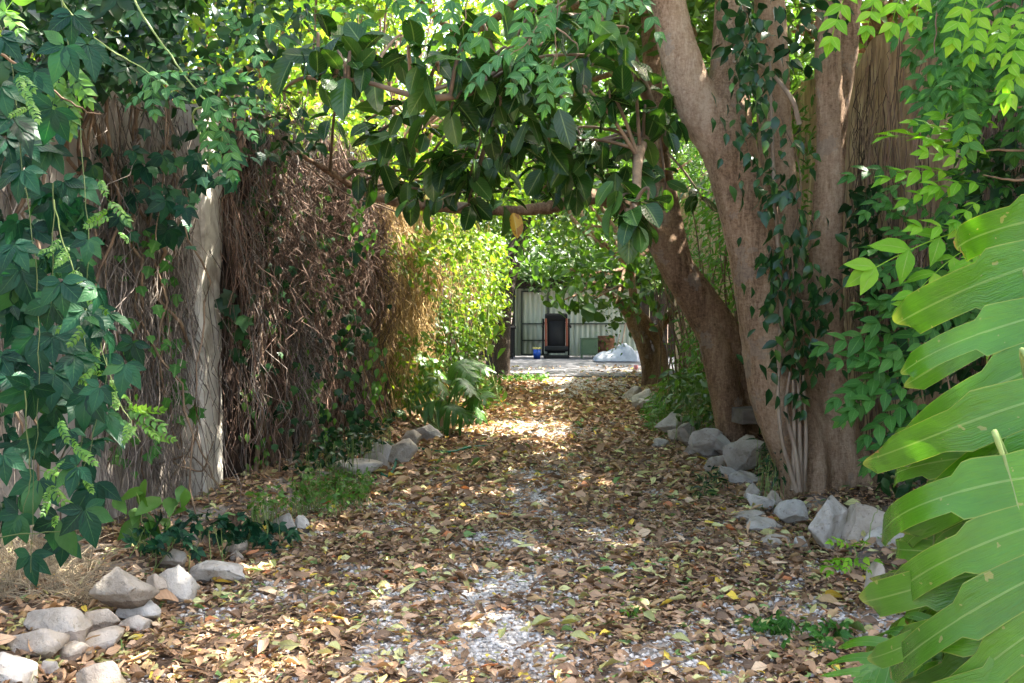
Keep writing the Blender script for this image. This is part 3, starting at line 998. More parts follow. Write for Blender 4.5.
# px box x0,y0,x1,y1, lift of the base, tilt, label
STONES = [
    (-24, 646, 38, 700, 0, 0, 'big pale grey stone cut off by the bottom corner of the left edging', LG),
    (12, 625, 65, 664, .05, .1, 'round rough grey stone leaning under the flat slab, near the dry grass', LG),
    (22, 604, 97, 642, .09, -.12, 'long flat grey slab lying across other stones beside the dry grass', LG),
    (82, 607, 116, 632, .07, .1, 'small angular grey stone at the right end of the flat slab', LG),
    (74, 629, 122, 658, .0, .15, 'squat grey stone tucked under the small angular stone', LG),
    (56, 640, 88, 664, .02, 0, 'small pinkish stone wedged behind the round rough stone', LG),
    (78, 656, 121, 700, 0, .1, 'upright pale stone cut by the lower picture edge beside the leaves', LG),
    (38, 657, 60, 684, 0, 0, 'small bluish stone between the corner stone and the upright stone', LG),
    (112, 613, 150, 639, 0, .15, 'blue grey stone split in two at the foot of the tilted slab', LG),
    (119, 598, 159, 627, .02, 0, 'low pinkish stone lying half beneath the tilted slab', LG),
    (97, 569, 154, 612, .12, -.45, 'tilted grey slab propped up on the pinkish stone', LG),
    (146, 572, 165, 597, .08, .2, 'narrow dark grey stone between the tilted slab and the square block', LG),
    (153, 564, 197, 609, .0, -.3, 'square sloping grey block with one flat face to the lane', LG),
    (160, 548, 190, 571, .08, .1, 'pale rounded stone behind the square sloping block', LG),
    (192, 558, 242, 588, .0, -.05, 'long brownish grey stone ending the front run of left stones', LG),
    (225, 535, 247, 556, .02, .1, 'small whitish stone standing in the blue green ground creeper', LG),
    (228, 548, 243, 563, .0, 0, 'tiny grey stone in front of the whitish creeper stone', LG),
    (272, 511, 297, 536, .0, .15, 'wedge of blue grey stone by itself between creeper and herb patch', LG),
    (294, 514, 310, 533, .0, 0, 'small lilac grey stone touching the blue grey wedge', LG),
    (307, 470, 331, 484, .03, 0, 'small dusty stone at the back edge of the herb patch', LG),
    (325, 461, 379, 482, .0, -.05, 'long low dusty slab behind the bright herb patch', LG),
    (362, 450, 388, 474, .0, .3, 'pointed brown stone leaning beside the long low slab', LG),
    (373, 440, 395, 467, .0, .2, 'tall narrow brown stone next to the hose', LG),
    (386, 436, 416, 467, .0, -.2, 'domed tan boulder with the green hose bent over it', LG),
    (402, 428, 420, 448, .02, 0, 'small shaded stone behind the domed tan boulder', LG),
    (415, 423, 442, 444, .0, .1, 'sunlit tan stone under the split leaf plant', LG),
    (428, 407, 451, 432, .0, .1, 'pale sunlit stone standing at the back of the left stones', LG),
    (742, 483, 762, 504, .0, .2, 'small grey triangular stone at the far end of the right front cluster', RG),
    (748, 492, 776, 514, .0, 0, 'broken grey stone with a jagged top beside the triangular stone', RG),
    (767, 490, 787, 511, .02, -.1, 'small pinkish stone close to the roots of the big trunk', RG),
    (777, 498, 806, 529, .0, .3, 'slanted tan stone beside the big pale boulder', RG),
    (732, 511, 763, 523, .0, 0, 'thin flat pinkish slab lying on the litter', RG),
    (742, 518, 780, 533, .0, 0, 'flat buff slab just below the thin slab', RG),
    (757, 535, 789, 550, .0, .05, 'flat lilac stone at the lane edge, lowest of the right cluster', RG),
    (793, 535, 811, 551, .0, 0, 'small round stone touching the foot of the big pale boulder', RG),
    (803, 494, 849, 556, .0, .12, 'biggest pale grey boulder, smooth, in front of the big trunk', RG),
    (838, 501, 888, 557, .0, -.1, 'rough pitted boulder touching the smooth pale boulder', RG),
    (866, 526, 904, 562, .0, .1, 'grey boulder half hidden by the big split leaves', RG),
    (864, 557, 884, 612, .0, .1, 'upright pale stone beside the low dark monstera leaf', RG),
    (702, 455, 727, 475, .0, .1, 'low dusky stone at the foot of the retaining row', WG),
    (724, 434, 764, 477, .03, -.15, 'large tan block under the wedged plank', WG),
    (741, 434, 756, 450, .24, 0, 'small brown stone resting on top of the large tan block', WG),
    (729, 468, 762, 486, .0, 0, 'dark flat stone below the large tan block', WG),
    (719, 464, 737, 481, .0, .2, 'small dark stone against the large tan block', WG),
    (711, 428, 729, 454, .12, .5, 'leaning pale stone between the round boulder and the trunk', WG),
    (690, 425, 722, 460, .05, 0, 'round tan boulder in the middle of the retaining row', WG),
    (678, 422, 697, 445, .10, .2, 'pale angular stone to the upper side of the round boulder', WG),
    (680, 440, 700, 458, .0, 0, 'bluish grey stone low down beside the round boulder', WG),
    (695, 443, 720, 462, .0, 0, 'brown stone under the round boulder', WG),
    (656, 410, 683, 436, .08, 0, 'grey capped stone at the top of the retaining row', WG),
    (668, 427, 686, 442, .03, .1, 'small tan stone below the grey capped stone', WG),
    (650, 436, 671, 449, .0, 0, 'flat pale stone lying on the lane before the retaining row', WG),
    (639, 398, 658, 414, .0, 0, 'small pale stone half in the weeds of the retaining row', WG),
    (618, 386, 641, 402, .0, .1, 'dusky stone near the far twin trunk', WG),
    (632, 388, 655, 409, .03, 0, 'sandy stone between the weeds and the far twin trunk', WG),
]
for i, (x0, y0, x1, y1, lift, tilt, lab, grp) in enumerate(STONES):
    cx = (x0 + x1) / 2
    g = G(cx, y1, lift)
    Y = g[1]
    w = (x1 - x0) / F * Y * 1.14
    d = w * (.7 if y1 - y0 > (x1 - x0) * .5 else .95)
    d = min(d, .7)
    Yc = Y + d * .45
    g = P(cx, y1, Yc)
    sl = (CAM[2] - lift) / Y
    h = max((y1 - y0) / F * Y - sl * d * .55, w * .3)
    base = min(lift, height(g[0], Yc) + lift) - .02
    mb = rock((g[0], Yc, base + h / 2 + .005), (w, d, h + .03), 100 + i, facets=11 if 'boulder' in lab else 14 + i % 7, rz=rng.uniform(-.4, .4), tilt=-tilt, roll=rng.uniform(-.12, .12), rough=1.6 if 'rough' in lab or 'jagged' in lab else 1.15)
    STONE_POS.append((g[0], Yc, w, d, base))
    tag(mb.build('edging_stone', M['rock'], loc=(g[0], Yc, base)), lab, 'stone', grp)


lane_litter()

# ================================================================== boundary walls
def wall_panel(line, y0, y1, z1, th, side, name, parent, mat, step=.12, jag=.12, seed=1):
    """a thick old wall following the line; side=-1: body extends to -x"""
    ys = np.arange(y0, y1 + 1e-6, step)
    xs = np.interp(ys, line[:, 1], line[:, 0])
    nz = 26
    mb = MB()
    zt = z1 + jag * (noise2(ys, ys * 0, 1.2, seed) - .5) * 2
    s = np.linspace(0, 1, nz)
    Z = -.1 + (zt[:, None] + .1) * s[None]
    Yg = np.repeat(ys[:, None], nz, 1)
    X = xs[:, None] + .035 * (fbm(np.stack([Yg * 1.6, Z * 1.6, Z * 0], -1), 4, seed) - .5) * 2
    A = np.stack([X, Yg, Z], -1)
    B = A.copy()
    B[..., 0] = xs[:, None] + side * th
    n = len(ys)
    i, j = np.meshgrid(np.arange(n - 1), np.arange(nz - 1), indexing='ij')
    a = (i * nz + j).ravel()
    f = np.stack([a, a + nz, a + nz + 1, a + 1], -1)
    mb.add(A.reshape(-1, 3), f if side < 0 else f[:, ::-1])
    mb.add(B.reshape(-1, 3), f[:, ::-1] if side < 0 else f)
    top = np.concatenate([A[:, -1], B[:, -1]])
    k = np.arange(n - 1)
    mb.add(top, np.stack([k, k + 1, k + 1 + n, k + n], -1))
    for e in (0, -1):
        q = np.concatenate([A[e], B[e]])
        k = np.arange(nz - 1)
        mb.add(q, np.stack([k, k + 1, k + 1 + nz, k + nz], -1))
    return mb.build(name, mat, parent)


lw = thing('boundary_wall', 'old stained plaster wall with pale pillar, left of the lane, overgrown by creepers', 'wall', (-2.4, 7.35, 0))
wall_panel(WL, 1.0, 20.4, WHL, .25, -1, 'wall_panel', lw, M['oldwall'])
mb = MB()
px0 = P(183, 400, 7.2)[0]
for k, (z0, z1) in enumerate(((-.1, 3.0),)):
    zs = np.linspace(z0, z1, 30)
    pts = []
    hw, hd = .14, .22
    prof = [(-hw, .25), (-hw, -hd + .02), (-hw + .02, -hd), (hw - .02, -hd), (hw, -hd + .02), (hw, .25)]
    V = np.array([[(px0 + a + .02 * (noise3(np.array([a * 9, z * 3, 1.0]), 4) - .5) * 2, 7.45 + b + .02 * (noise3(np.array([a * 7, z * 2.4, 3.0]), 9) - .5), z) for a, b in prof] for z in zs])
    n = len(prof)
    i, j = np.meshgrid(np.arange(len(zs) - 1), np.arange(n - 1), indexing='ij')
    a = (i * n + j).ravel()
    mb.add(V.reshape(-1, 3), np.stack([a, a + 1, a + 1 + n, a + n], -1))
    mb.add(V[-1], np.array([[0, 1, 4, 5]]))
    mb.add(V[-1], np.array([[1, 2, 3, 4]]))
mb.build('pillar', M['plaster'], lw, smooth=False)

rw = thing('boundary_wall', 'brown weathered wall with dry creeper behind the big trunk, right of the lane', 'wall', (3.3, 9.0, 0))
wall_panel(WR, 3.6, 25, 4.0, .25, 1, 'wall_panel', rw, M['brownwall'], seed=5, jag=.25)


# ================================================================== dry creepers on the walls
def strands(mb, x, y, ztop, zbot, r0, wig=.03, S_=9, off=.06, sides=3, mat=0, clump=None, sway=.1):
    n = len(y)
    t = np.linspace(0, 1, S_)
    Z = ztop[:, None] + (zbot - ztop)[:, None] * t
    wx = np.cumsum(rng.normal(size=(n, S_)) * wig, 1)
    wy = np.cumsum(rng.normal(size=(n, S_)) * wig, 1) + rng.normal(size=(n, 1)) * sway * t
    X = x[:, None] + np.abs(wx) * .8 + off * (.3 + rng.uniform(size=(n, 1)))
    Yv = y[:, None] + wy
    if clump is not None:
        bulge = clump * (noise2(Yv, Z, 1.3, 41) ** 1.5) * 1.4
        X = X + bulge * rng.uniform(.4, 1.05, (n, 1))
    rad = r0[:, None] * (1 - .55 * t) * (.8 + .4 * rng.uniform(size=(n, S_)))
    mb.tubes(np.stack([X, Yv, Z], -1), rad, sides, mat=mat)


def clump_y(n, y0, y1, sc=3.0, lo=.38, seed=71):
    y = rng.uniform(y0, y1, n * 4)
    w = sst(lo, lo + .3, noise2(y, y * 0, sc, seed, 2))
    y = y[rng.uniform(size=len(y)) < w + .04]
    return np.resize(y, n)


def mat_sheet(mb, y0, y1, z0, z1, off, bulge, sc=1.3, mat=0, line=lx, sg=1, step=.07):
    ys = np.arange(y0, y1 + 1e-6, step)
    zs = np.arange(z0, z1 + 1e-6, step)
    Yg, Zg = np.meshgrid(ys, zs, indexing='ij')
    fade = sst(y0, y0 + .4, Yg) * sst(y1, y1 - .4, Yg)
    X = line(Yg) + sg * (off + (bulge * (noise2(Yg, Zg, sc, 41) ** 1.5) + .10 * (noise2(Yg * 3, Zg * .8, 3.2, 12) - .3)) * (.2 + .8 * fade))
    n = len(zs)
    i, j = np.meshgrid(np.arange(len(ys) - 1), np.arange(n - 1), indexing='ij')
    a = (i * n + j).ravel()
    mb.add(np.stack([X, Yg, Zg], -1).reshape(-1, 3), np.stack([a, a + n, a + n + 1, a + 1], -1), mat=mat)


# near stretch: fine roots and stems on the stained wall
t = thing('dry_creeper', 'thin dry creeper stems netted over the stained wall nearest the left picture edge', 'creeper', (-2.8, 6.2, 0), 'dry creepers on the walls')
mb = MB()
n = 330
y = np.concatenate([clump_y(n, 4.6, 7.25, 2.2), rnd(170, 6.75, 7.2)])
zt = rnd(len(y), 1.2, 3.0)
strands(mb, lx(y) + .02, y, zt, zt - rnd(len(y), .8, 2.9).clip(0, None), rnd(len(y), .002, .006), wig=.05, off=.04, sway=.45, S_=14)
mb.build('stems', M['greystem'], t)
mb = MB()
y = rnd(26, 4.8, 7.1)
zt = np.full(26, 3.0)
strands(mb, lx(y) + .03, y, zt, rnd(26, 0.0, .8), rnd(26, .006, .016), wig=.06, off=.05, sides=6, S_=18, sway=.5)
mb.build('thick_stems', M['twig'], t)

t = thing('dry_creeper', 'shaggy brown curtain of dead creeper hanging just past the pale pillar', 'creeper', (-2.2, 9.2, 0), 'dry creepers on the walls')
mb = MB()
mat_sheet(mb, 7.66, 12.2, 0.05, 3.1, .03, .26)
mb.build('backing', M['dryshade'], t)
mb = MB()
n = 3600
y = clump_y(n, 7.62, 11.9, 3.6, .40)
zt = np.where(rng.uniform(size=n) < .45, rnd(n, 2.2, 3.3), rnd(n, .7, 3.2))
strands(mb, lx(y) + .03, y, zt, np.maximum(zt - rnd(n, .35, 1.7), .02), np.where(rng.uniform(size=n) < .12, rnd(n, .006, .013), rnd(n, .002, .006)), wig=.048, off=.09, clump=.28, sway=.2)
n = 700
y = rnd(n, 7.8, 11.4)
zt = rnd(n, 1.7, 3.35)
strands(mb, lx(y) + .16, y, zt, zt - rnd(n, .25, .9), rnd(n, .002, .0045), wig=.085, off=.16, clump=.28, sway=.3)
n = 700
y = clump_y(n, 7.7, 11.2, 3.2, .4, 88)
zt = rnd(n, .9, 3.3)
strands(mb, lx(y) + .10, y, zt, np.maximum(zt - rnd(n, .3, 1.3), .02), rnd(n, .002, .0055), wig=.05, off=.12, clump=.28, sway=.16, mat=1)
mb.build('strands', [M['dry'], M['greystem']], t)
mb = MB()
for k in range(16):
    yy = rng.uniform(7.9, 11)
    p = [(lx(yy) + .22 + rng.uniform(0, .12), yy + a * rng.uniform(-.2, .35), z) for a, z in ((0, 3.1), (.4, 2.3), (.7, 1.5), (.9, .8), (1.2, .05))]
    a, b = smooth_path(p, [.022, .022, .02, .02, .022])
    mb.tubes(a, b, 6)
pts = [P(272, 480, 9.0), P(252, 430, 8.7), P(240, 370, 8.5), P(236, 300, 8.4)]
a, b = smooth_path(pts, [.035, .032, .026, .02])
mb.tubes(a, b, 7)
mb.build('thick_stems', M['twig'], t)

t = thing('dry_creeper', 'golden straw coloured curtain of dry creeper in the sun, behind the brown curtain', 'creeper', (-1.7, 12.7, 0), 'dry creepers on the walls')
mb = MB()
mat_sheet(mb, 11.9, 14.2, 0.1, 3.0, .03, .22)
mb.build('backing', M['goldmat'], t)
mb = MB()
n = 1900
y = clump_y(n, 11.6, 14.3, 4, .36, 55)
zt = rnd(n, 1.2, 3.2)
strands(mb, lx(y) + .03, y, zt, np.maximum(zt - rnd(n, .4, 1.6), .1), rnd(n, .003, .008), wig=.06, off=.10, clump=.35, sway=.3)
mb.build('strands', M['gold'], t)

# right wall
t = thing('dry_creeper', 'fine brown dry creeper over the wall behind the big trunk', 'creeper', (3.2, 8.5, 0), 'dry creepers on the walls')
mb = MB()
n = 620
y = clump_y(n, 6.2, 11.5, 3)
zt = rnd(n, 1.5, 4.0)
nn = strands
X = rx_(y) - .03
tt = np.linspace(0, 1, 9)
Z = zt[:, None] - rnd(n, .5, 1.9)[:, None] * tt
Yv = y[:, None] + np.cumsum(rng.normal(size=(n, 9)) * .026, 1)
Xv = X[:, None] - np.abs(np.cumsum(rng.normal(size=(n, 9)) * .02, 1)) - rnd(n, 0, .08)[:, None] - .12 * noise2(Yv, Z, 1.4, 61)
mb.tubes(np.stack([Xv, Yv, Z], -1), rnd(n, .002, .006)[:, None] * np.ones(9), 3)
mb.build('stems', M['dry'], t)

# ================================================================== tree trunks (one continuous surface each)
def remeshed(name, tubes, mat, parent, voxel=.028, rough=.03, smooth=6, flute=0.0):
    mb = MB()
    for pts, rad in tubes:
        a, b = smooth_path(pts, rad, 8)
        mb.tubes(a, b, 14, cap=True)
    loc = np.array(parent.location)
    me = bpy.data.meshes.new(name + '_src')
    v = np.concatenate(mb.V) - loc
    l = np.concatenate(mb.L)
    nn = np.concatenate(mb.N)
    st = np.concatenate([[0], np.cumsum(nn)[:-1]])
    me.from_pydata(v.tolist(), [], [l[a:a + b].tolist() for a, b in zip(st, nn)])
    o = bpy.data.objects.new(name, me)
    COL.objects.link(o)
    md = o.modifiers.new('r', 'REMESH')
    md.mode = 'VOXEL'
    md.voxel_size = voxel
    ms = o.modifiers.new('s', 'SMOOTH')
    ms.iterations = smooth
    ms.factor = .5
    dg = bpy.context.evaluated_depsgraph_get()
    new = bpy.data.meshes.new_from_object(o.evaluated_get(dg))
    new.name = name
    o.modifiers.clear()
    o.data = new
    bpy.data.meshes.remove(me)
    n = len(new.vertices)
    co = np.empty(n * 3, np.float32)
    no = np.empty(n * 3, np.float32)
    new.vertices.foreach_get('co', co)
    new.vertices.foreach_get('normal', no)
    co, no = co.reshape(-1, 3).astype(float), no.reshape(-1, 3)
    d = (fbm(co * np.array([5, 5, 1.3]), 4, 3) - .5) * 2 * rough + (fbm(co * 17, 3, 8) - .5) * rough * .5
    if flute:
        d = d + flute * (noise3(co * np.array([7, 7, .5]), 15) - .5) * sst(1.8, .2, co[:, 2])
    new.vertices.foreach_set('co', (co + no * d[:, None]).astype(np.float32).ravel())
    new.update()
    new.materials.clear()
    new.materials.append(mat)
    new.polygons.foreach_set('use_smooth', np.full(len(new.polygons), True))
    o.parent = parent
    return o


def path(l):
    return [P(*q[:3]) for q in l], [q[3] for q in l]


def crown_mesh(parent, centers, n, spread, T, size, mat, droop=.4, name='crown', keep=True, up=(0, 0, 1)):
    p = clusters(centers, n, spread)
    if keep:
        p = p[sunkeep(p)]
    p = p[(p[:, 2] > .3)]
    mb = MB()
    sprinkle(mb, T, p, size, droop=droop, up=up)
    return mb.build(name, mat, parent)


def limb(mb, p0, p1, r0, r1, sag=.0, k=5, sides=6, jit=.12):
    p0, p1 = np.array(p0, float), np.array(p1, float)
    L = np.linalg.norm(p1 - p0)
    ts = np.linspace(0, 1, k)
    pts = p0 + (p1 - p0) * ts[:, None] + rng.normal(size=(k, 3)) * jit * L * .25 * np.sin(ts * math.pi)[:, None]
    pts[:, 2] += sag * np.sin(ts * math.pi) * L
    a, b = smooth_path(pts, r0 + (r1 - r0) * ts, 4)
    mb.tubes(a, b, sides)
    return a


# ---- big trunk on the right
b0 = P(806, 486, 7.9)
t1 = thing('fig_tree', 'big tan many stemmed tree with hanging roots, beside the pale boulders on the right', 'tree', (b0[0], 7.9, 0))
tubes = [
    path([(830, 512, 7.85, .22), (812, 480, 7.8, .215), (796, 440, 7.77, .21), (780, 400, 7.75, .215), (770, 330, 7.75, .23), (758, 260, 7.78, .22), (742, 195, 7.8, .205), (727, 135, 7.8, .215), (728, 80, 7.85, .16), (731, 20, 7.95, .14), (734, -60, 8.1, .12), (738, -200, 8.4, .10)]),
    path([(722, 150, 7.8, .17), (700, 110, 7.75, .165), (684, 65, 7.7, .15), (672, 20, 7.7, .13), (660, -50, 7.6, .12), (640, -160, 7.4, .1)]),
    path([(826, 500, 8.1, .28), (806, 430, 8.1, .20), (792, 350, 8.15, .17), (784, 250, 8.2, .15), (776, 150, 8.25, .15), (772, 60, 8.3, .14), (766, -60, 8.4, .12)]),
    path([(852, 500, 7.9, .21), (845, 450, 7.9, .19), (836, 400, 7.95, .15), (828, 330, 8.0, .13), (826, 250, 8.0, .125), (830, 150, 8.0, .115), (827, 60, 8.0, .11), (829, -20, 8.0, .10), (832, -140, 8.1, .09)]),
    path([(836, 200, 8.05, .06), (840, 120, 8.1, .08), (846, 50, 8.15, .10), (852, -30, 8.2, .10)]),
    path([(815, 508, 7.68, .17), (812, 460, 7.72, .15), (804, 400, 7.85, .12), (800, 330, 8.0, .08)]),
    path([(826, 503, 7.72, .17), (824, 465, 7.74, .13), (820, 420, 7.85, .09)]),
    path([(790, 505, 7.72, .08), (792, 475, 7.72, .09), (786, 430, 7.7, .09)]),
    path([(872, 505, 7.85, .10), (862, 480, 7.82, .11), (852, 440, 7.85, .1)]),
    path([(888, 512, 7.7, .05), (872, 492, 7.75, .10), (858, 460, 7.8, .12)]),
]
remeshed('trunk', tubes, M['bark'], t1, voxel=.03, rough=.028, flute=.12)
mb = MB()
for pts in ([(779, 368, 7.45), (778, 400, 7.43), (782, 440, 7.42), (790, 470, 7.4), (797, 492, 7.4)], [(797, 365, 7.5), (799, 400, 7.48), (800, 450, 7.45), (801, 492, 7.42)],
            [(790, 372, 7.45), (786, 410, 7.44), (796, 455, 7.42), (800, 492, 7.4)], [(793, 380, 7.47), (794, 430, 7.45), (793, 490, 7.42)], [(803, 375, 7.5), (806, 440, 7.48), (803, 492, 7.44)],
            [(770, 60, 7.7), (772, 130, 7.65), (775, 200, 7.6), (781, 300, 7.5), (779, 368, 7.45)], [(733, 62, 7.65), (752, 62, 7.6), (770, 72, 7.55), (784, 88, 7.5), (794, 104, 7.5), (799, 124, 7.55)]):
    a, b = smooth_path([P(*q) for q in pts], np.linspace(.011, .022, len(pts)))
    mb.tubes(a, b, 6)
mb.build('hanging_root', M['root'], t1)
br = MB()
cc = []
for e in ((.5, 8.6, 6.0), (-.8, 7.8, 6.4), (2.0, 6.6, 6.4), (3.3, 8.3, 6.6), (1.2, 10.2, 6.6), (2.6, 10.4, 7.0), (-.2, 10, 6.2), (4.3, 10, 6.2), (0, 6.2, 6.6), (3.8, 6.4, 6.0), (1.3, 8.2, 7.4)):
    q = limb(br, P(735, -60, 8.1), e, .10, .03, jit=.3)
    for k in range(5):
        e2 = np.array(e) + rng.normal(size=3) * np.array([1.1, 1.1, .5])
        limb(br, q[len(q) * 2 // 3], e2, .035, .012)
        cc.append(e2)
    cc.append(np.array(e))
br.build('branch', M['bark'], t1)
cc = np.concatenate([np.array(cc), blob((1.7, 8.6, 6.5), (3.8, 3.6, 1.4), 80)])
crown_mesh(t1, cc, 60, .42, SM, .20, M['crown'])

# ---- leaning tree behind it, with the long limb over the lane
b0 = P(745, 440, 10.2)
t2 = thing('rubber_tree', 'leaning brown tree whose long limb and big dark glossy leaves arch over the lane', 'tree', (b0[0], 10.2, 0))
tubes = [
    path([(762, 462, 10.2, .2), (755, 430, 10.2, .21), (738, 375, 10.2, .225), (720, 335, 10.15, .22), (700, 303, 10.1, .2), (678, 270, 10.05, .175), (660, 242, 10.0, .15), (648, 228, 9.9, .11), (630, 212, 9.7, .095), (606, 198, 9.4, .085), (590, 197, 9.2, .075), (550, 207, 8.9, .062), (505, 211, 8.6, .056), (455, 207, 8.3, .052), (405, 204, 8.1, .045), (365, 193, 7.9, .038), (330, 172, 7.7, .035), (295, 152, 7.5, .028)]),
    path([(690, 290, 10.08, .1), (680, 262, 10.05, .13), (671, 225, 10.1, .13), (664, 180, 10.2, .11), (656, 120, 10.3, .10), (650, 40, 10.4, .09), (648, -60, 10.5, .08)]),
    path([(733, 460, 9.95, .17), (732, 430, 9.95, .17), (724, 385, 9.95, .165), (714, 345, 10.0, .15), (704, 310, 10.05, .12)]),
    path([(745, 465, 10.0, .14), (750, 430, 10.05, .12), (744, 390, 10.1, .1)]),
]
remeshed('trunk', tubes, M['bark2'], t2, voxel=.028, rough=.022, flute=.06)

WHORLS = [  # px, py, depth, leaves, reach
    (318, 78, 5.3, 7), (345, 108, 5.2, 7), (368, 82, 5.5, 7), (300, 95, 5.5, 4), (408, 92, 5.0, 5), (438, 108, 5.0, 8), (462, 88, 5.2, 7), (395, 150, 6.2, 6), (372, 160, 6.6, 6), (335, 150, 6.6, 5), (425, 170, 6.2, 7),
    (452, 150, 5.6, 7), (480, 120, 5.4, 7), (505, 92, 5.3, 8), (528, 82, 5.2, 8), (500, 140, 5.6, 8), (530, 130, 5.6, 8), (552, 100, 5.5, 7), (560, 140, 5.8, 8), (480, 175, 6.2, 7), (515, 178, 6.2, 8), (548, 180, 6.4, 8),
    (580, 170, 6.6, 7), (592, 100, 6.0, 8), (610, 132, 6.0, 8), (634, 112, 6.2, 7), (645, 148, 6.6, 6), (622, 170, 6.6, 8), (600, 195, 6.8, 6), (622, 208, 5.2, 7), (648, 200, 5.0, 7), (636, 222, 5.0, 6), (440, 205, 6.6, 7),
    (470, 218, 6.6, 6), (495, 222, 6.4, 6), (455, 190, 6.4, 7), (400, 190, 7.0, 6), (420, 215, 7.0, 5), (540, 215, 6.8, 6), (575, 205, 6.8, 6), (565, 62, 5.8, 7), (600, 58, 6.2, 7), (625, 70, 6.4, 6), (480, 60, 6.0, 5), (535, 50, 5.8, 6),
    (500, 200, 6.4, 7), (530, 160, 6.0, 8), (585, 130, 6.0, 8), (515, 110, 5.5, 8), (470, 140, 5.8, 7), (665, 170, 7.4, 5), (680, 150, 7.8, 5), (595, 75, 6.4, 7), (700, 235, 9, 5)]
lm, tw = MB(), MB()
limbpts = np.array(smooth_path(*path([(648, 228, 9.9, .1), (590, 197, 9.2, .085), (505, 213, 8.6, .07), (405, 206, 8.1, .05), (330, 172, 7.7, .03)]))[0])
hub = np.array(smooth_path(*path([(656, 120, 10.3, .05), (620, 40, 8.8, .05), (560, 20, 7.4, .04), (500, 75, 6.0, .03), (438, 100, 5.2, .02), (365, 85, 5.4, .015), (318, 78, 5.3, .01)]))[0])
a, b = smooth_path(*path([(656, 120, 10.3, .06), (620, 40, 8.8, .055), (560, 20, 7.4, .045), (500, 75, 6.0, .03), (438, 98, 5.2, .018), (365, 82, 5.4, .012), (318, 76, 5.3, .008)]))
tw.tubes(a, b, 7)
a, b = smooth_path(*path([(664, 180, 10.2, .06), (660, 120, 8.2, .05), (640, 150, 6.4, .035), (636, 205, 5.2, .02), (625, 210, 5.1, .01)]))
tw.tubes(a, b, 7)
hub = np.concatenate([hub, a])
yl = MB()
RG2 = RUB
WHORLS = [(a, b if a > 595 and Y < 5.5 else b - 34, Y, n) for a, b, Y, n in WHORLS if b < 186 or (a, b) in ((440, 205), (470, 218), (622, 208), (648, 200), (636, 222), (575, 205), (700, 235))]
WHORLS += [(442, 196, 7.4, 5), (475, 198, 7.4, 5), (508, 196, 7.6, 5), (545, 194, 7.6, 5), (572, 190, 7.8, 5), (408, 192, 7.4, 5), (372, 180, 7.4, 5), (415, 178, 7.2, 6), (448, 182, 7.0, 6), (480, 176, 7.0, 6), (462, 168, 6.6, 7), (500, 172, 7.0, 7), (530, 170, 7.2, 7), (556, 168, 7.4, 7), (585, 166, 7.4, 7), (608, 172, 7.2, 6), (430, 165, 6.6, 7), (385, 165, 7.2, 6), (520, 150, 6.4, 8), (570, 150, 6.6, 8), (640, 180, 7.4, 6), (665, 190, 8, 5), (380, 140, 6.4, 6), (432, 200, 7.0, 4), (470, 205, 6.8, 4), (285, 100, 5.6, 4), (330, 40, 5.8, 6), (400, 45, 5.8, 6), (350, 62, 5.4, 6)]
for px, py, Y, n in WHORLS:
    tip = P(px, py, Y)
    src = np.concatenate([hub, limbpts])
    d = np.linalg.norm(src - tip, axis=1)
    s = src[d.argmin()]
    a, b = smooth_path([s, (s + tip) / 2 + np.array([0, 0, .06]), tip + np.array([0, 0, .06]), tip], [.014, .011, .008, .006], 4)
    tw.tubes(a, b, 5)
    axis = nrm(tip - s + np.array([0, 0, -.15]) + rng.normal(size=3) * .2)
    n = int(n * 1.2)
    ph = np.arange(n) * 2.4 + rng.uniform(0, 6)
    pos = tip - axis * np.linspace(0, .16, n)[:, None]
    side = nrm(np.cross(axis, (0.3, 0.2, 1)))
    up2 = np.cross(side, axis)
    out = np.cos(ph)[:, None] * side + np.sin(ph)[:, None] * up2
    yd = out * 1.0 + axis * .3 + np.array([0, 0, -.38]) + rng.normal(size=(n, 3)) * .36
    zn = out * .6 + np.array([0, 0, .8]) + rng.normal(size=(n, 3)) * .4
    sz = rng.uniform(.13, .245, n) * (1.0 if Y < 6.3 else 1.08)
    k = rng.integers(4, size=n)
    for i in range(4):
        m = k == i
        lm.inst(RUB[i], (pos + out * .025)[m], yd[m], zn[m], sz[m])
tw.build('branch', M['twig'], t2)
lm.build('big_leaves', M['rubber'], t2)
p = P(513, 213, 6.5)
yl.inst(RUB[2], [p], [(.25, -.15, -1)], [(.35, -1, .25)], .17)
yl.build('yellow_leaf', M['yellowleaf'], t2)
cc = np.concatenate([blob((.4, 11.6, 5.9), (3.4, 3.4, 1.5), 90), blob((-1.2, 9, 5.7), (1.8, 2.2, .9), 34), blob((1.4, 13.5, 4.9), (1.8, 1.6, .9), 26)])
br = MB()
for e in cc[::7]:
    limb(br, P(649, -20, 10.5), e, .07, .015, jit=.3)
br.build('limb', M['bark2'], t2)
crown_mesh(t2, cc, 46, .4, RUB[:1] + SM, .23, M['crown'])

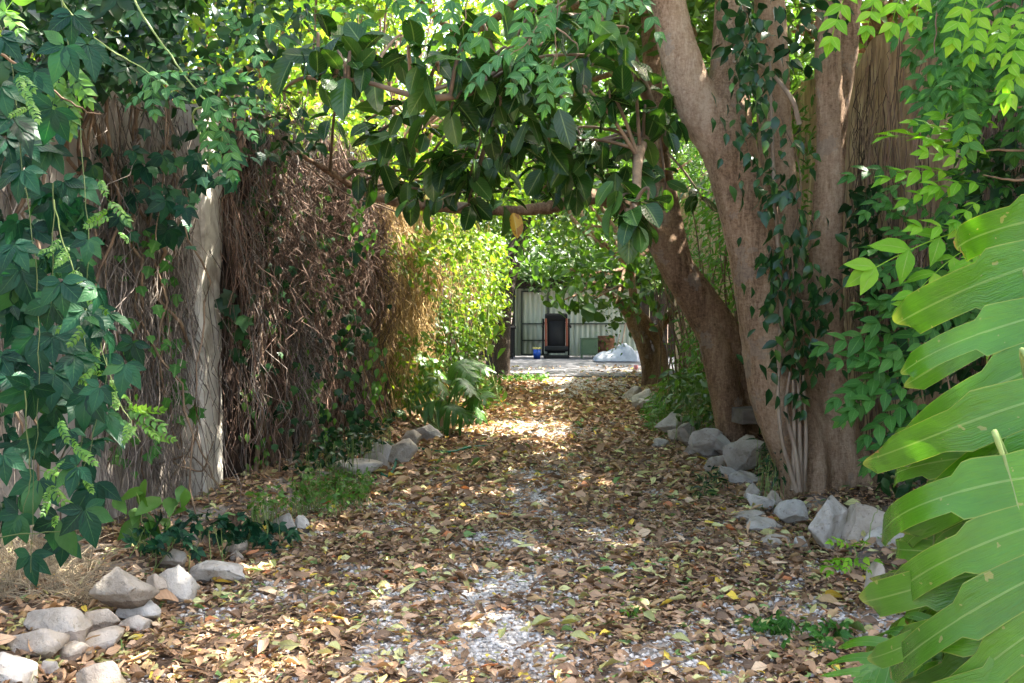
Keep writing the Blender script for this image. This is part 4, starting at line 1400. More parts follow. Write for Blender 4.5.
# ---- far twin trunk near the yard
b0 = P(657, 384, 20)
t3 = thing('twin_trunk_tree', 'far crooked twin trunk tree at the yard entrance with mixed glossy leaves', 'tree', (b0[0], 20, 0))
tubes = [
    path([(650, 390, 20, .18), (649, 370, 20, .155), (643, 345, 20, .15), (634, 325, 20, .14), (627, 311, 20, .12), (612, 296, 19.6, .08), (590, 282, 19, .065), (570, 270, 18.4, .05)]),
    path([(661, 390, 19.9, .15), (662, 365, 19.9, .13), (659, 345, 19.9, .105), (649, 325, 19.9, .10), (636, 306, 19.9, .09), (632, 270, 20, .09), (640, 220, 20, .07), (640, 160, 20, .05)]),
    path([(658, 338, 19.9, .085), (664, 322, 19.8, .09), (678, 309, 19.6, .085), (692, 302, 19.5, .08), (704, 285, 19.4, .06)]),
]
remeshed('trunk', tubes, M['bark2'], t3, voxel=.03, rough=.018)
lm = MB()
cc = np.array([P(px, py, Y) for px, py, Y in ((512, 262, 19), (530, 250, 19), (548, 262, 18.5), (560, 245, 19), (575, 262, 18), (590, 250, 18.5), (600, 275, 18), (612, 262, 18.5), (622, 250, 19), (606, 292, 17.8), (590, 290, 17.5), (618, 285, 18), (628, 300, 18.2),
                                              (560, 278, 18.4), (575, 285, 17.8), (640, 268, 19), (655, 280, 19), (668, 290, 19), (648, 300, 18.6), (530, 272, 19), (610, 240, 18), (570, 235, 18), (640, 245, 18), (520, 240, 18), (680, 270, 19), (555, 255, 18))])
p = clusters(cc, 26, .24)
p = p[sunkeep(p) | (rng.uniform(size=len(p)) < .5)]
sprinkle(lm, RUB + SM, p, .19, droop=.6)
p = np.array([P(px, py, 17.3) for px, py in ((608, 310), (614, 322), (606, 300), (618, 300), (611, 335), (622, 312), (616, 345), (600, 306))])
sprinkle(lm, SM, clusters(p, 16, .1), .09, droop=.4)
p = np.array([P(px, py, 17) for px, py in ((578, 296), (592, 300), (564, 300))])
sprinkle(lm, RUB, clusters(p, 8, .12), .26, droop=1.2)
lm.build('leaves', M['crown'], t3)
cc = blob((1.6, 21, 5.9), (3.2, 3.2, 1.9), 90)
crown_mesh(t3, cc, 50, .45, SM, .19, M['crown'])
br = MB()
for e in np.concatenate([cc[::8], p]):
    limb(br, P(632, 268, 20), e, .05, .012, jit=.3)
br.build('branch', M['bark2'], t3)


# ---- trees outside the walls
def bg_tree(label, base, c, r, n, T, size, mat, bark='bark2', spread=.5, per=40, keep=True, gap=.0, group='trees beyond the walls', trunk_r=.2):
    t = thing('shade_tree', label, 'tree', (base[0], base[1], 0), group)
    br = MB()
    a, b = smooth_path([(base[0], base[1], -.1), (base[0] * .8 + c[0] * .2, base[1] * .8 + c[1] * .2, c[2] * .35), (c[0], c[1], c[2] * .75), (c[0], c[1], c[2] + r[2] * .3)], [trunk_r * 1.3, trunk_r, trunk_r * .8, trunk_r * .3])
    br.tubes(a, b, 10)
    br.build('trunk', M[bark], t)
    cc = blob(c, r, n, seed=int(abs(c[0] * 7 + c[1])), gap=gap)
    br = MB()
    for e in cc[::6]:
        limb(br, a[len(a) * 2 // 3], e, .06, .012, jit=.3)
    br.build('branch', M[bark], t)
    crown_mesh(t, cc, per, spread, T, size, M[mat], keep=keep)
    return t


bg_tree('shade tree added behind the right wall above the big trunk', (5.6, 6.2), (4.9, 6.2, 6.4), (2.6, 3.0, 1.9), 120, TINY, .2, 'crown', per=60)  # trees put beyond the right wall to keep sun off the lane
bg_tree('shade tree added behind the right wall beside the leaning tree', (5.4, 13), (4.6, 12.6, 6.4), (2.7, 3.4, 2.2), 150, TINY, .2, 'crown', per=60)
bg_tree('shade tree added behind the right wall near the yard', (5.8, 19), (4.8, 19, 6.8), (2.6, 3.4, 2.2), 140, TINY, .2, 'crown', per=55)
bg_tree('bright leafy tree behind the left wall above the brown creeper curtain', (-5.6, 13), (-4.2, 13.5, 5.2), (2.6, 4.6, 2.8), 330, TINY, .135, 'bright', per=80, gap=.2)
bg_tree('bright leafy tree behind the left wall farther toward the gate', (-4.6, 21), (-2.4, 20.5, 5.4), (2.8, 3.6, 3.2), 330, TINY, .145, 'bright', per=80, gap=.2)
bg_tree('dark leaning tree left of the corrugated gate', (-.35, 23.2), (.4, 26, 5.6), (2.9, 3.4, 1.9), 210, TINY, .19, 'crown', per=65, bark='bark3', gap=.15, trunk_r=.24)  # crown widened and pulled over the yard to shade it
bg_tree('tall tree beyond the corrugated gate, above its middle', (2.5, 39), (2.5, 39, 8), (5, 3.0, 6.8), 380, TINY, .25, 'bright', per=75, gap=.22, keep=False)
bg_tree('tall tree beyond the gate toward the left', (-5.5, 36), (-5.0, 36, 8), (5, 3.0, 6.8), 380, TINY, .25, 'bright', per=75, gap=.22, keep=False)
bg_tree('tall tree added beyond the yard toward the right for shade', (7.6, 30.5), (6.8, 30.5, 6.6), (3.8, 5.5, 2.9), 240, TINY, .22, 'crown', per=60)  # moved in so that its crown shades the yard

# clipped dark hedge right behind the gate
t = thing('gate_hedge', 'tall dense green hedge rising directly behind the metal gate', 'hedge', (2.0, 35, 0))
q = np.stack([rnd(11000, -3.5, 8), 34.2 + rnd(11000, 0, 1.6), rnd(11000, 1.6, 5.6)], -1)
q = q[q[:, 2] < 4.4 + 2.0 * (noise2(q[:, 0], q[:, 1] * 0, .7, 3) - .4)]
mb = MB()
sprinkle(mb, TINY, q, .22, droop=.5)
mb.build('foliage', M['crown'], t)
mb = MB()
for k in range(16):
    x = rng.uniform(-3, 7.5)
    limb(mb, (x, 35, 0), (x + rng.normal() * .4, 35, 4), .05, .015)
mb.build('stems', M['bark3'], t)

# ================================================================== climbing and hanging plants
def facing(n, tilt=.35):
    zn = np.array([.35, -.65, .65]) + rng.normal(size=(n, 3)) * tilt
    return zn


def hang_leaves(mb, T, lst, tilt=.35, down=.75, mat=0, sc=1.0):
    """lst of (px, py, size in px, depth)"""
    for px, py, s, Y in lst:
        p = P(px, py, Y)
        sz = s / F * Y * .56 * sc
        yd = np.array([rng.normal() * .45, -.25 + rng.normal() * .15, -down + rng.normal() * .25])
        zn = facing(1, tilt)[0]
        y = nrm(yd)
        mb.inst(T[rng.integers(len(T))], [p - y * sz * .5], [yd], [zn], sz, mat)


def poly_pts(n, poly, Y0, Y1):
    poly = np.array(poly, float)
    out = []
    lo, hi = poly.min(0), poly.max(0)
    while len(out) < n:
        x, y = rng.uniform(lo[0], hi[0]), rng.uniform(lo[1], hi[1])
        ins = False
        j = len(poly) - 1
        for i in range(len(poly)):
            if (poly[i, 1] > y) != (poly[j, 1] > y) and x < (poly[j, 0] - poly[i, 0]) * (y - poly[i, 1]) / (poly[j, 1] - poly[i, 1]) + poly[i, 0]:
                ins = not ins
            j = i
        if ins:
            out.append(P(x, y, rng.uniform(Y0, Y1)))
    return np.array(out)


def stems(t, lst, mat, r=.006, sides=5, taper=.4):
    for pts in lst:
        mb = MB()
        a, b = smooth_path([P(*q) for q in pts], np.linspace(r, r * taper, len(pts)))
        a = a + np.cumsum(rng.normal(size=a.shape), 0) * .006
        mb.tubes(a, b, sides)
        mb.build('stem', M[mat], t)


# ---- five leaved creeper at the left edge
t = thing('five_leaved_creeper', 'dark blue green five leaved creeper hanging at the left picture edge', 'creeper', (-1.9, 4.2, 0))
mb = MB()
L1 = [(15, 185, 60), (20, 255, 55), (45, 125, 60), (70, 30, 55), (20, 130, 70), (25, 290, 70), (10, 330, 60), (60, 300, 65), (90, 325, 65), (35, 355, 70), (68, 345, 65), (20, 410, 80), (10, 388, 60), (70, 385, 65), (110, 340, 58), (120, 378, 52),
      (80, 410, 60), (95, 398, 40), (112, 425, 42), (98, 440, 42), (60, 475, 62), (30, 497, 62), (78, 498, 75), (50, 540, 74), (88, 528, 62), (8, 528, 55), (4, 470, 55), (90, 365, 60), (128, 355, 45), (40, 235, 45), (35, 200, 50), (5, 235, 60), (50, 270, 48), (100, 300, 48),
      (5, 300, 60), (45, 320, 60), (5, 365, 50), (45, 400, 55), (12, 150, 60), (40, 160, 55), (70, 190, 40), (85, 250, 40), (60, 440, 46), (108, 395, 44), (120, 320, 46), (75, 285, 46), (5, 100, 60), (30, 85, 55), (55, 60, 60), (10, 45, 60), (90, 60, 55), (62, 555, 50), (28, 570, 50)]
hang_leaves(mb, PALM, [(a, b, c * 1.12, rng.uniform(3.7, 4.7)) for a, b, c in L1])
q = poly_pts(70, [(0, 100), (60, 110), (110, 300), (125, 400), (90, 450), (0, 480)], 4.4, 5.0)
n = len(q)
mb.inst(PALM[0], q, np.array([0, -.2, -.8]) + rng.normal(size=(n, 3)) * .4, facing(n, .4), rnd(n, .11, .17))
y = rnd(260, 1.4, 5.6)
q = np.stack([lx(y) + rnd(260, .05, .3), y, rnd(260, .2, 3.0)], -1)
mb.inst(PALM[2], q, np.array([.3, -.1, -.8]) + rng.normal(size=(260, 3)) * .4, np.array([1, -.3, .6]) + rng.normal(size=(260, 3)) * .4, rnd(260, .09, .16))
mb.build('leaves', M['creeper'], t)
stems(t, [[(-30, -40, 4.4), (10, 60, 4.3), (22, 180, 4.2), (30, 300, 4.2), (25, 420, 4.1), (15, 560, 4.1)], [(60, -30, 4.5), (70, 100, 4.5), (85, 230, 4.4), (75, 330, 4.4), (80, 420, 4.3), (60, 500, 4.3)],
           [(50, 185, 4.2), (45, 240, 4.2), (40, 300, 4.2)], [(26, 390, 4), (25, 470, 4), (20, 520, 4)], [(90, 300, 4.5), (112, 360, 4.4), (100, 430, 4.3), (82, 490, 4.2)], [(-10, 540, 4.2), (40, 530, 4.2), (85, 520, 4.2)]], 'vinestem', .0032)

t = thing('feathered_vine', 'thin light green feathery tendrils hanging through the dark left creeper', 'vine', (-1.7, 4.1, 1.2))
mb = MB()
q = []
for x0, y0, x1, y1 in ((60, 235, 78, 265), (78, 290, 100, 345), (90, 330, 112, 380), (118, 400, 145, 435), (72, 250, 90, 300), (100, 360, 130, 420), (15, 60, 30, 110), (60, 420, 80, 470), (100, 180, 118, 230), (40, 470, 55, 510)):
    for k in range(5):
        u = k / 4 + rng.normal() * .08
        bx, by = x0 + (x1 - x0) * u, y0 + (y1 - y0) * u
        q.append((bx, by, bx + rng.normal() * 14, by + rng.uniform(4, 18), 4.05 + rng.normal() * .1))
fronds_later = q
t_tendril = t

# ---- dark creeper hanging from the wall top, above the pillar
t = thing('five_leaved_creeper', 'dark creeper leaves hanging from the wall top in front of the pale pillar head', 'creeper', (-2.2, 6.6, 0))
mb = MB()
L2 = [(160, 240, 50), (166, 212, 46), (130, 205, 40), (178, 235, 38), (150, 200, 40), (185, 215, 34), (170, 195, 38), (145, 175, 42), (120, 180, 42), (195, 190, 36), (205, 180, 34), (90, 220, 40), (105, 205, 40), (75, 235, 40), (75, 215, 36), (100, 245, 40), (60, 225, 36), (190, 165, 36), (215, 165, 36), (230, 185, 34),
      (165, 165, 40), (140, 155, 36), (110, 155, 36), (90, 175, 40), (120, 225, 36), (240, 160, 30)]
hang_leaves(mb, PALM, [(a, b, c, rng.uniform(5.8, 6.6)) for a, b, c in L2])
hang_leaves(mb, LOB, [(a + rng.normal() * 14, b + rng.normal() * 12, 22, rng.uniform(5.9, 6.6)) for a, b, c in L2 * 2], sc=1.2)
mb.build('leaves', M['creeper'], t)
stems(t, [[(150, 40, 6.8), (165, 120, 6.5), (165, 190, 6.3), (160, 240, 6.2)], [(110, 60, 6.6), (120, 140, 6.4), (105, 210, 6.3)], [(220, 90, 6.9), (200, 150, 6.5), (190, 200, 6.4)]], 'twig', .008)

# ---- mass of mixed leaves over the top of the left wall
t = thing('wall_top_vine', 'dense dark green vine heaped along the top of the left wall', 'vine', (-2.6, 6.8, 2.8))
mb = MB()
q = poly_pts(1100, [(0, -60), (330, -60), (300, 40), (250, 100), (150, 110), (100, 95), (60, 150), (0, 170)], 5.2, 7.4)
q = np.concatenate([q, poly_pts(500, [(90, 60), (200, 60), (300, 110), (330, 150), (230, 165), (150, 130)], 6.6, 9.0)])
q = q[sunkeep(q)]
sprinkle(mb, LFT, q, .105, droop=.7, out=(.3, -.3, 0), up=(.3, -.6, .7))
q = poly_pts(260, [(0, -40), (210, -40), (160, 60), (90, 90), (0, 150)], 5.0, 6.2)
n = len(q)
mb.inst(PALM[1], q, np.array([0, -.3, -.7]) + rng.normal(size=(n, 3)) * .4, facing(n, .4), rnd(n, .09, .16))
mb.build('leaves', M['ivy'], t)
mb = MB()
q = poly_pts(1000, [(170, -40), (420, -40), (380, 120), (330, 160), (240, 130), (200, 70)], 8.5, 12)
sprinkle(mb, LFT, q[sunkeep(q)], .10, droop=.5)
q = poly_pts(300, [(90, -40), (300, -40), (260, 60), (150, 60)], 6.5, 8)
sprinkle(mb, LFT, q, .09, droop=.5, out=(.2, -.3, 0))
mb.build('backlit_leaves', M['bright'], t)  # backlight on the vine rendered as a brighter leaf colour
stems(t, [[(-20, 20, 6), (60, 60, 6.2), (140, 90, 6.8), (250, 130, 8)], [(110, 95, 6.6), (130, 105, 6.4), (160, 112, 6.2)], [(265, 150, 9), (300, 162, 9), (340, 190, 8.6), (400, 212, 8.4)], [(320, -30, 9), (312, 60, 9), (300, 140, 9)],
           [(390, -20, 10), (384, 60, 10), (392, 120, 10), (388, 180, 9.5)], [(175, 145, 7), (172, 180, 6.9), (160, 210, 6.9)]], 'twig', .014)

# ---- long shoots with feathered leaves hanging into the lane, top left
t = thing('feathered_vine', 'pale shoots with feathered leaves arching down from the upper left', 'vine', (-1.6, 5.0, 3.4))
sh = [[(40, -30, 4.6), (80, 22, 4.7), (120, 55, 4.8), (158, 80, 4.8)], [(125, -25, 4.9), (150, 25, 4.9), (185, 70, 4.9), (215, 100, 4.9), (232, 118, 4.9)], [(210, 98, 4.9), (194, 112, 5), (205, 140, 5), (225, 170, 5.2)],
      [(230, 115, 4.9), (228, 140, 4.9), (227, 160, 4.9)]]
stems(t, sh, 'greenstem', .006)
stems(t, [[(-30, 35, 4.2), (20, 70, 4.3), (60, 98, 4.4), (97, 113, 4.5)]], 'twig', .008)
mb = MB()


def fronds(mb, lst, T, mat=0, tilt=.25, zbase=(.1, -.6, .75)):
    """lst of base px,py -> tip px,py, depth"""
    for x0, y0, x1, y1, Y in lst:
        a, b = P(x0, y0, Y), P(x1, y1, Y - .08)
        d = b - a
        L = np.linalg.norm(d)
        mb.inst(T[rng.integers(len(T))], [a], [d + np.array([0, 0, .12 * L])], [np.array(zbase) + rng.normal(size=3) * tilt], L * 1.05, mat)


mt_ = MB()
fronds(mt_, fronds_later, FINE, tilt=.5)
mt_.build('leaves', M['herb'], t_tendril)
stems(t_tendril, [[(55, 200, 4.1), (70, 260, 4.1), (95, 340, 4.05), (120, 400, 4.05), (146, 438, 4.0)]], 'greenstem', .003)
fronds(mb, [(150, 78, 180, 62, 4.7), (140, 70, 172, 90, 4.7), (150, 76, 152, 104, 4.7), (165, 82, 128, 95, 4.75), (200, 85, 232, 75, 4.8), (212, 92, 222, 70, 4.8), (196, 82, 215, 105, 4.8), (210, 105, 205, 142, 4.9), (232, 115, 214, 148, 4.9), (236, 118, 252, 130, 4.9),
            (222, 112, 246, 105, 4.9), (228, 130, 232, 165, 4.9), (185, 70, 208, 50, 4.9), (180, 60, 160, 42, 5.0), (225, 100, 205, 118, 4.9), (230, 100, 260, 92, 5.0), (245, 40, 228, 12, 5.4), (250, 45, 225, 52, 5.2), (240, 30, 262, 60, 5.2), (250, 10, 282, 30, 5.4)], PINN)
mb.build('leaves', M['mint'], t)
mb = MB()
fronds(mb, [(55, 78, 68, 112, 4.5), (62, 70, 50, 100, 4.5), (70, 62, 82, 92, 4.5), (75, 80, 66, 120, 4.5), (0, 20, 18, -8, 4.0), (-5, 5, 16, 20, 4.0)], PINN)
mb.build('young_leaves', M['herb'], t)

t = thing('feathered_vine', 'fresh green sprays of feathered leaves hanging at the top centre before the rubber leaves', 'vine', (0.2, 4.8, 3.2))
mb = MB()
fronds(mb, [(540, 40, 510, 68, 4.6), (520, 45, 470, 72, 4.6), (545, 55, 552, 98, 4.6), (560, 20, 530, 38, 4.6), (555, 0, 545, 28, 4.5), (580, -10, 600, 22, 4.5), (610, -12, 590, 18, 4.5), (530, -10, 520, 30, 4.7), (480, 20, 452, 48, 5.0), (455, -5, 450, 30, 5.0), (600, 10, 640, -5, 4.6),
            (500, -10, 482, 30, 4.8), (430, -10, 410, 20, 5.4), (380, -20, 400, 10, 5.6), (545, 60, 520, 82, 4.5), (555, 62, 565, 92, 4.5), (350, 5, 370, 30, 6), (340, 30, 318, 20, 6), (300, 20, 330, 5, 6), (640, 0, 660, 25, 4.8), (470, -10, 440, 5, 4.8), (315, 55, 345, 40, 6.5)], PINN)
mb.build('leaves', M['mint'], t)
stems(t, [[(600, -40, 4.6), (560, 10, 4.6), (530, 45, 4.6), (515, 62, 4.6)], [(560, -30, 4.6), (548, 30, 4.6), (545, 60, 4.6)], [(470, -40, 5), (465, 10, 5), (455, 35, 5)], [(540, 20, 5), (580, 50, 5), (560, 75, 5)]], 'twig', .005)

# ---- ivy on the pillar and on the brown curtain
t = thing('ivy', 'thin ivy climbing the left edge of the pale pillar', 'ivy', (-2.38, 7.2, 0))
mb = MB()
hang_leaves(mb, LOB, [(172, 282, 20, 6.82), (176, 300, 22, 6.82), (170, 315, 22, 6.82), (178, 345, 24, 6.82), (172, 352, 24, 6.82), (165, 378, 26, 6.82), (180, 385, 28, 6.82), (172, 400, 30, 6.8), (190, 410, 32, 6.8), (178, 418, 34, 6.8), (196, 415, 30, 6.8), (164, 340, 20, 6.82), (168, 268, 18, 6.82), (170, 240, 20, 6.82), (186, 400, 24, 6.82), (168, 410, 26, 6.82), (168, 330, 18, 6.82), (180, 365, 22, 6.82)], sc=1.2, tilt=.25)
hang_leaves(mb, LOB, [(rng.uniform(105, 178), rng.uniform(225, 480), rng.uniform(12, 24), rng.uniform(6.1, 6.4)) for k in range(46)], sc=1.2)
mb.build('leaves', M['pinn'], t)
stems(t, [[(176, 515, 7.15), (172, 440, 7.12), (174, 360, 6.82), (168, 280, 6.82), (170, 200, 6.82)], [(150, 470, 6.82), (190, 455, 6.82), (215, 478, 6.82)], [(170, 480, 6.82), (195, 440, 6.82), (200, 400, 6.82)], [(220, 490, 6.82), (200, 450, 6.82), (185, 420, 6.82)], [(165, 460, 6.82), (200, 470, 6.82), (212, 440, 6.82)]], 'twig', .009)

t = thing('ivy', 'small leafy sprays of ivy scattered over the brown dead creeper curtain', 'ivy', (-2.0, 9.5, 0))
mb = MB()
hang_leaves(mb, LOB, [(232, 312, 30, 7.5), (244, 322, 32, 7.5), (222, 305, 26, 7.5), (238, 335, 28, 7.5), (228, 298, 26, 7.5), (252, 300, 22, 7.6), (248, 345, 20, 7.6), (236, 355, 24, 7.6), (226, 325, 24, 7.6), (243, 360, 20, 7.6)], sc=1.25)
q = []
for c in ((270, 225), (300, 250), (275, 290), (310, 330), (270, 340), (330, 280), (345, 320), (335, 380), (300, 390), (320, 220), (350, 250), (260, 260), (345, 390), (360, 350), (255, 210), (290, 200), (355, 420), (325, 420), (285, 410), (240, 450), (262, 385)):
    for k in range(20):
        q.append((c[0] + rng.normal() * 11, c[1] + rng.normal() * 22, rng.uniform(8, 17), rng.uniform(7.9, 8.5) if c[0] < 290 else rng.uniform(8.8, 10)))
hang_leaves(mb, LOB, q, sc=1.25)
mb.build('leaves', M['ivy'], t)
stems(t, [[(322, 200, 10), (318, 260, 10), (304, 330, 9.9), (300, 400, 9.8)], [(265, 200, 9), (270, 300, 9), (262, 400, 9)], [(350, 230, 11), (345, 330, 10.9), (350, 430, 10.8)]], 'greenstem', .006)

t = thing('creeper_spray', 'thin light green shoots and small leaves trailing down the brown dead creeper', 'creeper', (-1.9, 9.6, 0))
mb = MB()
lst = []
for x0, y0, x1, y1, d in ((262, 190, 270, 330, 8.2), (300, 170, 292, 400, 8.8), (322, 200, 318, 320, 9.2), (345, 210, 352, 400, 9.8), (280, 150, 250, 220, 8.2), (350, 180, 370, 260, 9.6), (250, 380, 262, 480, 8.0), (310, 380, 330, 440, 9.0), (370, 330, 378, 420, 10.4)):
    for k in range(44):
        u = rng.uniform()
        lst.append((x0 + (x1 - x0) * u + rng.normal() * 7, y0 + (y1 - y0) * u + rng.normal() * 5, rng.uniform(7, 13), d + rng.normal() * .1))
hang_leaves(mb, LFT, lst, sc=1.5)
mb.build('leaves', M['herb'], t)
stems(t, [[(262, 180, 8.2), (268, 260, 8.2), (270, 335, 8.2)], [(322, 190, 9.2), (318, 260, 9.2), (305, 400, 9.2)]], 'greenstem', .005)

# ---- sunlit vine cascading over the far left wall
t = thing('cascading_vine', 'sunlit yellow green vine cascading over the far left wall', 'vine', (-1.0, 16.5, 0))
mb = MB()
q = np.concatenate([poly_pts(3200, [(395, 228), (500, 232), (512, 262), (505, 300), (482, 350), (445, 330), (420, 280), (370, 250)], 14.2, 18.6), poly_pts(380, [(350, 225), (440, 235), (430, 300), (400, 275), (365, 290)], 11.4, 12.6), poly_pts(300, [(395, 330), (440, 330), (440, 400), (385, 400)], 11.6, 12.6), poly_pts(1300, [(340, 205), (460, 210), (500, 255), (420, 262), (350, 250)], 12.6, 15.5),
                    poly_pts(260, [(470, 300), (512, 290), (505, 330), (478, 370)], 15.5, 19)])
q = q[(q[:, 0] > lx(q[:, 1]) - .15)]
k = sunkeep(q)
sprinkle(mb, SM, q, .10, droop=.75, out=(.5, -.2, 0), up=(.5, -.2, .6))
mb.build('leaves', M['bright'], t)
mb = MB()
y = rnd(220, 13.5, 19.5)
zt = rnd(220, 1.8, 3.2)
strands(mb, lx(y) + .15, y, zt, zt - rnd(220, .4, 1.6), rnd(220, .003, .006), wig=.05, off=.4, sway=.3)
mb.build('stems', M['gold'], t)
t = thing('climber', 'shaded deep green climber filling the wall behind the split leaf plant', 'climber', (-1.1, 15.5, 0))
mb = MB()
q = poly_pts(1500, [(400, 290), (450, 300), (478, 345), (476, 390), (440, 400), (400, 380)], 14, 17.5)
sprinkle(mb, SM, q, .11, droop=.7, out=(.5, -.3, 0), up=(.4, -.5, .5))
mb.build('leaves', M['crown'], t)
mb = MB()
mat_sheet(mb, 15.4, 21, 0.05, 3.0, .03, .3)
mb.build('stems', M['dryshade'], t)  # one dark backing sheet in the gap-shade colour, no separate stems
t = thing('green_shoot', 'single tall pale green shoot bending over the lane edge before the yard', 'shoot', G(508, 398))
stems(t, [[(485, 345, 14.5), (489, 300, 14.6), (492, 340, 14.4), (497, 370, 14.2), (508, 402, 14)]], 'greenstem', .012, taper=.8)
mb = MB()
hang_leaves(mb, SM, [(488, 332, 16, 14.4), (496, 330, 16, 14.4), (490, 350, 18, 14.3), (500, 352, 18, 14.3), (494, 368, 14, 14.2), (505, 396, 14, 14), (482, 318, 18, 14.5), (494, 315, 18, 14.5)], sc=1.4)
mb.build('leaves', M['herb'], t)


# ---- split leaf plants
def split_leaf_plant(name, label, base, leaves, size, mat, T, stemr=.012, group=None):
    t = thing(name, label, 'plant', base, group)
    for k, (tip, yd, zn, s) in enumerate(leaves):
        tip = np.array(tip, float)
        mb = MB()
        mb.inst(T[k % len(T)] if k != 5 or len(leaves) > 12 else MB_, [tip], [yd], [zn], s * size)
        lf = mb.build('leaf', mat, t)
        mb = MB()
        b = np.array(base, float) + np.array([rng.uniform(-.06, .06), rng.uniform(-.06, .06), 0])
        m = (b + tip) / 2 + np.array([0, 0, .25 * np.linalg.norm(tip - b)]) * .7 + (b - tip) * .12 * np.array([1, 1, 0])
        yy = nrm(yd)
        zz = np.cross(nrm(np.cross(yy, zn)), yy)
        m = (b + tip) / 2 - zz * .22 * min(1, 2 * np.linalg.norm(tip - b))
        a, r = smooth_path([b, m, tip - zz * .06 - yy * .02, tip + yy * .03 - zz * .008], [stemr * 1.3, stemr, stemr * .7, stemr * .4], 8)
        mb.tubes(a, r, 6)
        # midrib
        yy = nrm(yd)
        xx = nrm(np.cross(yy, zn))
        zz = np.cross(xx, yy)
        tt = np.linspace(0, .9, 8)
        ar = .35
        mb.tubes(np.array([tip + s * size * (yy * q + zz * (-ar * q * q * .5 - .004)) for q in tt]), np.linspace(stemr * .45, stemr * .1, 8), 5)
        mb.build('leaf_stalk', M['greenstem'], t)
    return t


MC = [monstera(i, 6, .50, True, .5, .35, .45) for i in range(3)]
MF = [monstera(10 + i, 8, .44, False, .42, .3) for i in range(4)]
MB_ = monstera(31, 6, .52, False, .5, .35)
lv = []
for px, py, Y, s in ((474, 362, 12.2, 1.0), (438, 366, 12.8, .9), (402, 368, 12.6, .9), (424, 388, 12.2, .85), (488, 386, 12.0, .95), (466, 402, 11.8, .9), (446, 394, 12, .8), (388, 392, 12.4, .75), (490, 405, 12, .7), (408, 408, 12, .7), (432, 350, 13, .8), (486, 358, 12.6, .8), (396, 384, 12, .7), (452, 378, 12.0, .8), (478, 378, 11.9, .8)):
    p = P(px - 10, py, Y)
    o = nrm(np.array([(px - 440) / 55.0, -.6, .1]) + rng.normal(size=3) * .3)
    lv.append((p - o * .16, o + np.array([0, 0, -.4]), np.array([.3, -.35, .85]) + rng.normal(size=3) * .35, s))
split_leaf_plant('split_leaf_plant', 'clump of glossy split leaf plant catching the sun on the left edge, halfway along', G(440, 430, .1), lv, .44, M['monst2'], MC)

big = [
    # attachment point, midrib direction, upward normal, scale
    (P(1046, 236, 2.45), (.22, -.16, -.93), (-.38, -.80, .50), .88),
    (P(1034, 296, 2.25), (.14, -.30, -.92), (-.48, -.70, .54), .88),
    (P(1036, 376, 2.1), (.26, -.20, -.90), (-.34, -.76, .58), .84),
    (P(1004, 455, 2.0), (.10, -.34, -.92), (-.46, -.66, .58), .78),
    (P(1078, 190, 2.75), (.06, -.05, -.99), (-.58, -.68, .42), .9),
    (P(975, 622, 2.45), (-.93, -.1, -.30), (-.12, -.50, .86), .32),
    (P(1000, 645, 2.2), (-.50, -.30, -.75), (-.40, -.60, .70), .42),
    (P(936, 515, 2.6), (-.06, .05, -.97), (-.68, -.52, .50), .52),
    (P(988, 550, 2.08), (.16, -.25, -.93), (-.38, -.70, .60), .66),
    (P(958, 420, 2.5), (-.02, -.1, -.98), (-.64, -.60, .46), .56),
    (P(1030, 604, 1.95), (.05, -.3, -.95), (-.40, -.68, .62), .7),
]
mt = split_leaf_plant('split_leaf_plant', 'large light green split leaf plant filling the right foreground', (1.75, 2.45, 0), big, 1.0, M['monst'], MF, stemr=.011)

# ---- right side climbers with feathered leaves
t = thing('feathered_vine', 'lime and mid green feathered vine spilling from the right wall above the split leaf plant', 'vine', (2.6, 5.8, 0))
mb = MB()
fronds(mb, [(960, 150, 902, 122, 5.0), (968, 150, 930, 115, 5.0), (985, 140, 955, 112, 5.0), (955, 175, 905, 160, 5.0), (975, 165, 938, 150, 4.9), (985, 185, 945, 178, 4.9), (960, 190, 920, 185, 5.0), (990, 160, 975, 122, 4.9), (958, 232, 885, 262, 4.9), (965, 232, 930, 222, 4.9), (965, 250, 918, 285, 4.9), (990, 245, 960, 270, 4.8), (950, 290, 915, 302, 5), (1000, 130, 985, 110, 5.0), (980, 200, 960, 215, 4.9)], PINN, tilt=.2)
mb.build('lime_leaves', M['lime'], t)
mb = MB()
fronds(mb, [(905, 335, 842, 330, 5.4), (900, 345, 848, 355, 5.4), (905, 350, 866, 378, 5.4), (900, 370, 842, 390, 5.4), (915, 385, 858, 400, 5.3), (925, 395, 868, 425, 5.3), (930, 420, 875, 440, 5.2), (940, 430, 882, 455, 5.2), (925, 365, 880, 350, 5.3), (905, 310, 868, 300, 5.4), (925, 300, 885, 318, 5.3), (915, 330, 890, 300, 5.3), (930, 345, 900, 372, 5.3), (905, 170, 860, 168, 5.6), (900, 185, 870, 205, 5.6), (935, 215, 900, 200, 5.4), (920, 250, 880, 240, 5.4), (880, 385, 850, 418, 5.4),
            (935, 400, 910, 430, 5.3), (935, 320, 905, 345, 5.3), (930, 270, 895, 290, 5.3), (950, 310, 925, 340, 5.2)], PINN, tilt=.2)
q = poly_pts(60, [(920, 190), (1024, 120), (1024, 330), (930, 330), (900, 300)], 5.4, 6.4)
n = len(q)
mb.inst(PINN[1], q, np.array([-.6, -.3, -.2]) + rng.normal(size=(n, 3)) * .35, np.array([-.2, -.5, .7]) + rng.normal(size=(n, 3)) * .25, rnd(n, .22, .34))
mb.build('leaves', M['pinn'], t)
mb = MB()
q = poly_pts(420, [(890, 300), (960, 250), (1000, 420), (930, 500), (880, 480), (895, 420)], 5.8, 6.8)
n = len(q)
